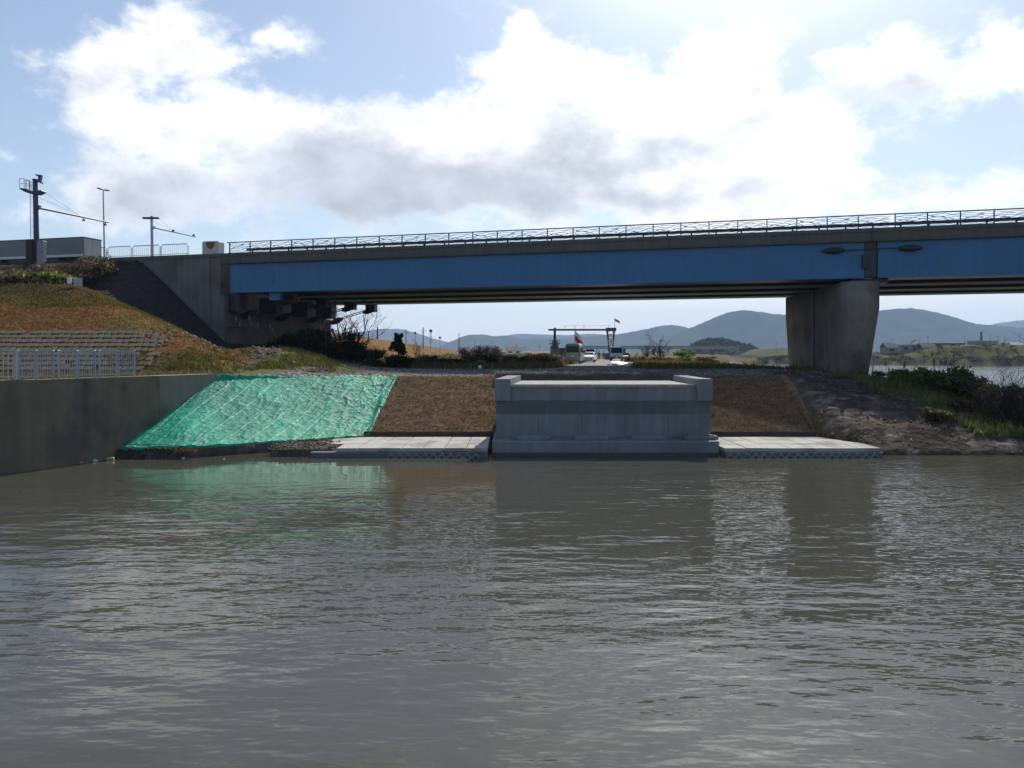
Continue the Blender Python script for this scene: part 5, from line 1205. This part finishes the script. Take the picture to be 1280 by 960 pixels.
for i, (x, D, w, h, c, lab) in enumerate(((793, 92, 3.0, .9, DRY, 'dry scrub just past the white rubble'), (822, 95, 3.4, 1.0, DRY, 'low dry scrub below the larger bare tree'), (857, 92, 3.2, 1.7, GREEN, 'taller green scrub on the grass by the river'), (884, 90, 3.0, 1.1, DRY, 'brown scrub between the green scrub and the river'), (905, 85, 2.6, .9, DRY, 'low brown scrub at the water before the far levee'))):
    shrub(lab, x, 0, D, w, h, 1300, c, 130 + i, .10, G, dep=2)
G = 'green shrubs on the muddy point'
for i, (x, D, w, h, n, c, lab) in enumerate(((1112, 60, 2.2, 1.1, 1200, OLIVE, 'low scrub at the foot of the bridge pier'), (1137, 57, 3.0, 1.5, 2200, GREEN, 'light green shrub next to the pier at the top of the mud'), (1162, 55, 3.2, 1.7, 2600, GREEN, 'bright green leafy shrub in the middle of the point'), (1190, 53, 3.4, 2.3, 3200, GREEN + DKGREEN, 'tallest green shrub on the muddy point'), (1216, 52, 3.0, 2.2, 2600, DKGREEN + GREEN, 'dark green shrub beside the tallest one on the point'), (1243, 51, 3.0, 1.9, 2400, GREEN + OLIVE, 'green shrub just behind the leafless bush'), (1276, 50, 3.4, 1.9, 2200, OLIVE + DKGREEN, 'olive shrub behind the leafless bush at the frame edge'), (1200, 47, 1.8, .9, 1200, OLIVE, 'small olive tussock on the bank above the mud'), (1170, 44.5, 1.5, .7, 900, OLIVE, 'small grassy tussock at the lower end of the mud'))):
    shrub(lab, x, 0, D, w, h, n, c, 140 + i, .10, G)
t_ = bare_tree('wide dark leafless bush at the water edge of the muddy point', 1266, 45.0, 3.9, .9, 16, 3, 151, .035, M_twigd, 'bare_shrub', (-.05, 0), 'shrub')
X0 = (1266 - 640) * 45 / F; z0 = float(height(X0, 45.)); q = random.Random(5)
V, Fc, Cc = leaves([((X0 + q.uniform(-1.6, 2.2), 45 + q.uniform(-.8, 1), z0 + q.uniform(.2, 2.2)), (.7, .7, .6), 190) for i in range(26)], .07, PURP + [(.05, .045, .03)], 152); raw_mesh('fine_twigs', V, Fc, M_leaf, t_, Cc)
bare_tree('thin leafless sapling leaning over the green shrubs towards the river', 1247, 48, 4.6, .5, 3, 3, 153, .04, M_twig, 'bare_sapling', (-.25, 0))
# reeds with pale plumes
def reed(label, x, ytop, D, n, seed, h=None, plume=.16):
    X0 = (x - 640) * D / F; z0 = float(height(X0, D)); q = random.Random(seed); zt_ = (HZ - ytop) / F * D + H0
    t_ = thing('pampas_reed', label, 'reed', (X0, D, z0), 0, 'pale plumed reeds on the point'); A = MB(); bl = []
    for i in range(n):
        dx, hh = q.uniform(-.5, .5), (zt_ - z0) * q.uniform(.8, 1)
        top = Vector((X0 + dx * 1.5, D + q.uniform(-.3, .3), z0 + hh)); A.tube([(X0 + dx * .5, D, z0 - .05), Vector((X0 + dx, D, z0 + hh * .6)), top], [.014, .012, .008], 4)
        bl.append((tuple(top - Vector((0, 0, .12))), (plume * .45, plume * .45, plume * 1.5), 60))
    A.build('stalks', M_twig, t_); V, Fc, Cc = leaves(bl, .05, [(.42, .32, .22), (.34, .26, .18), (.5, .4, .3)], seed); raw_mesh('plumes', V, Fc, M_leaf, t_, Cc)
for i, (x, y, D, n, lab) in enumerate(((1139, 440, 62, 1, 'lone pale plumed reed nearest to the pier'), (1166, 444, 60, 2, 'pair of plumed reeds above the bright green shrub'), (1175, 439, 59, 4, 'dense tuft of plumed reeds in the middle of the point'), (1191, 441, 58, 4, 'plumed reed tuft above the tallest green shrub'), (1219, 449, 57, 1, 'single short plumed reed before the far levee'), (1120, 452, 62, 3, 'thin dry reeds at the foot of the pier'))):
    reed(lab, x, y, D, n, 160 + i)
reed('dry plumed stalks in front of the old abutment wall', 305, 395, 66, 4, 170); reed('dry plumed stalks beside the abutment corner', 330, 402, 66, 3, 171)
p = scatter(24, 34, 52, 70, 900, 171, lambda x, y: (x < shore(y) + .5) & (height(x, y) > .4))
blades('tall_weeds', p, rh(len(p), .5, 1.7, 172), [(.07, .055, .045), (.10, .08, .06), (.05, .04, .03)], 173, .02, .12)
# loose stones on the crest, mud and bank
def stones(name, p, s0, s1, cols, seed):
    r_ = np.random.RandomState(seed); n = len(p); base = np.array([(1, 0, 0), (-.5, .87, 0), (-.5, -.87, 0), (0, 0, .9), (0, 0, -.5)])
    s = (s0 + (s1 - s0) * r_.rand(n) ** 2.5)[:, None, None]
    V = (base[None] * (1 + .5 * r_.randn(n, 5, 3)) * s + p[:, None]).reshape(-1, 3)
    f = np.array([(0, 1, 3), (1, 2, 3), (2, 0, 3), (1, 0, 4), (2, 1, 4), (0, 2, 4)]); Fc = (f[None] + 5 * np.arange(n)[:, None, None]).reshape(-1, 3)
    Cc = np.repeat(np.array(cols)[r_.randint(0, len(cols), n)] * (.6 + .8 * r_.rand(n))[:, None], 5, 0)
    tag(raw_mesh(name, V, Fc, M_stone, None, Cc), kind='stuff')
GC = [(.22, .21, .19), (.15, .145, .14), (.28, .26, .235), (.10, .095, .09)]
stones('gravel', scatter(-15, 22, 48, 60, 12000, 181, lambda x, y: (y > 52.2) | (x < -8) & (y > 52.6 + (x + 8) * .7)), .015, .09, GC, 182)
stones('rubble_stones', scatter(17.2, 31, 40.6, 56, 3000, 183, lambda x, y: (x > 17.4 + .08 * (y - 45)) & (height(x, y) > .1)), .015, .10, [(.12, .10, .085), (.09, .078, .066), (.19, .17, .15), (.07, .06, .052)], 184)
stones('soil_clods', scatter(-13.4, -8.2, 40.0, 44.4, 2600, 185, lambda x, y: height(x, y) > .3), .015, .10, [(.10, .085, .068), (.075, .063, .05), (.13, .115, .095)], 186)
stones('rubble_stones', scatter(-26, -12, 52, 66, 2500, 187, lambda x, y: fbm(x * .5, y * .8) > .0), .03, .20, [(.14, .12, .10), (.08, .07, .06), (.2, .17, .15)], 188)
stones('soil_clods', scatter(-20.5, -8, 38.9, 39.6, 900, 189, lambda x, y: height(x, y) > .0), .02, .12, [(.06, .05, .04), (.09, .075, .06)], 190)
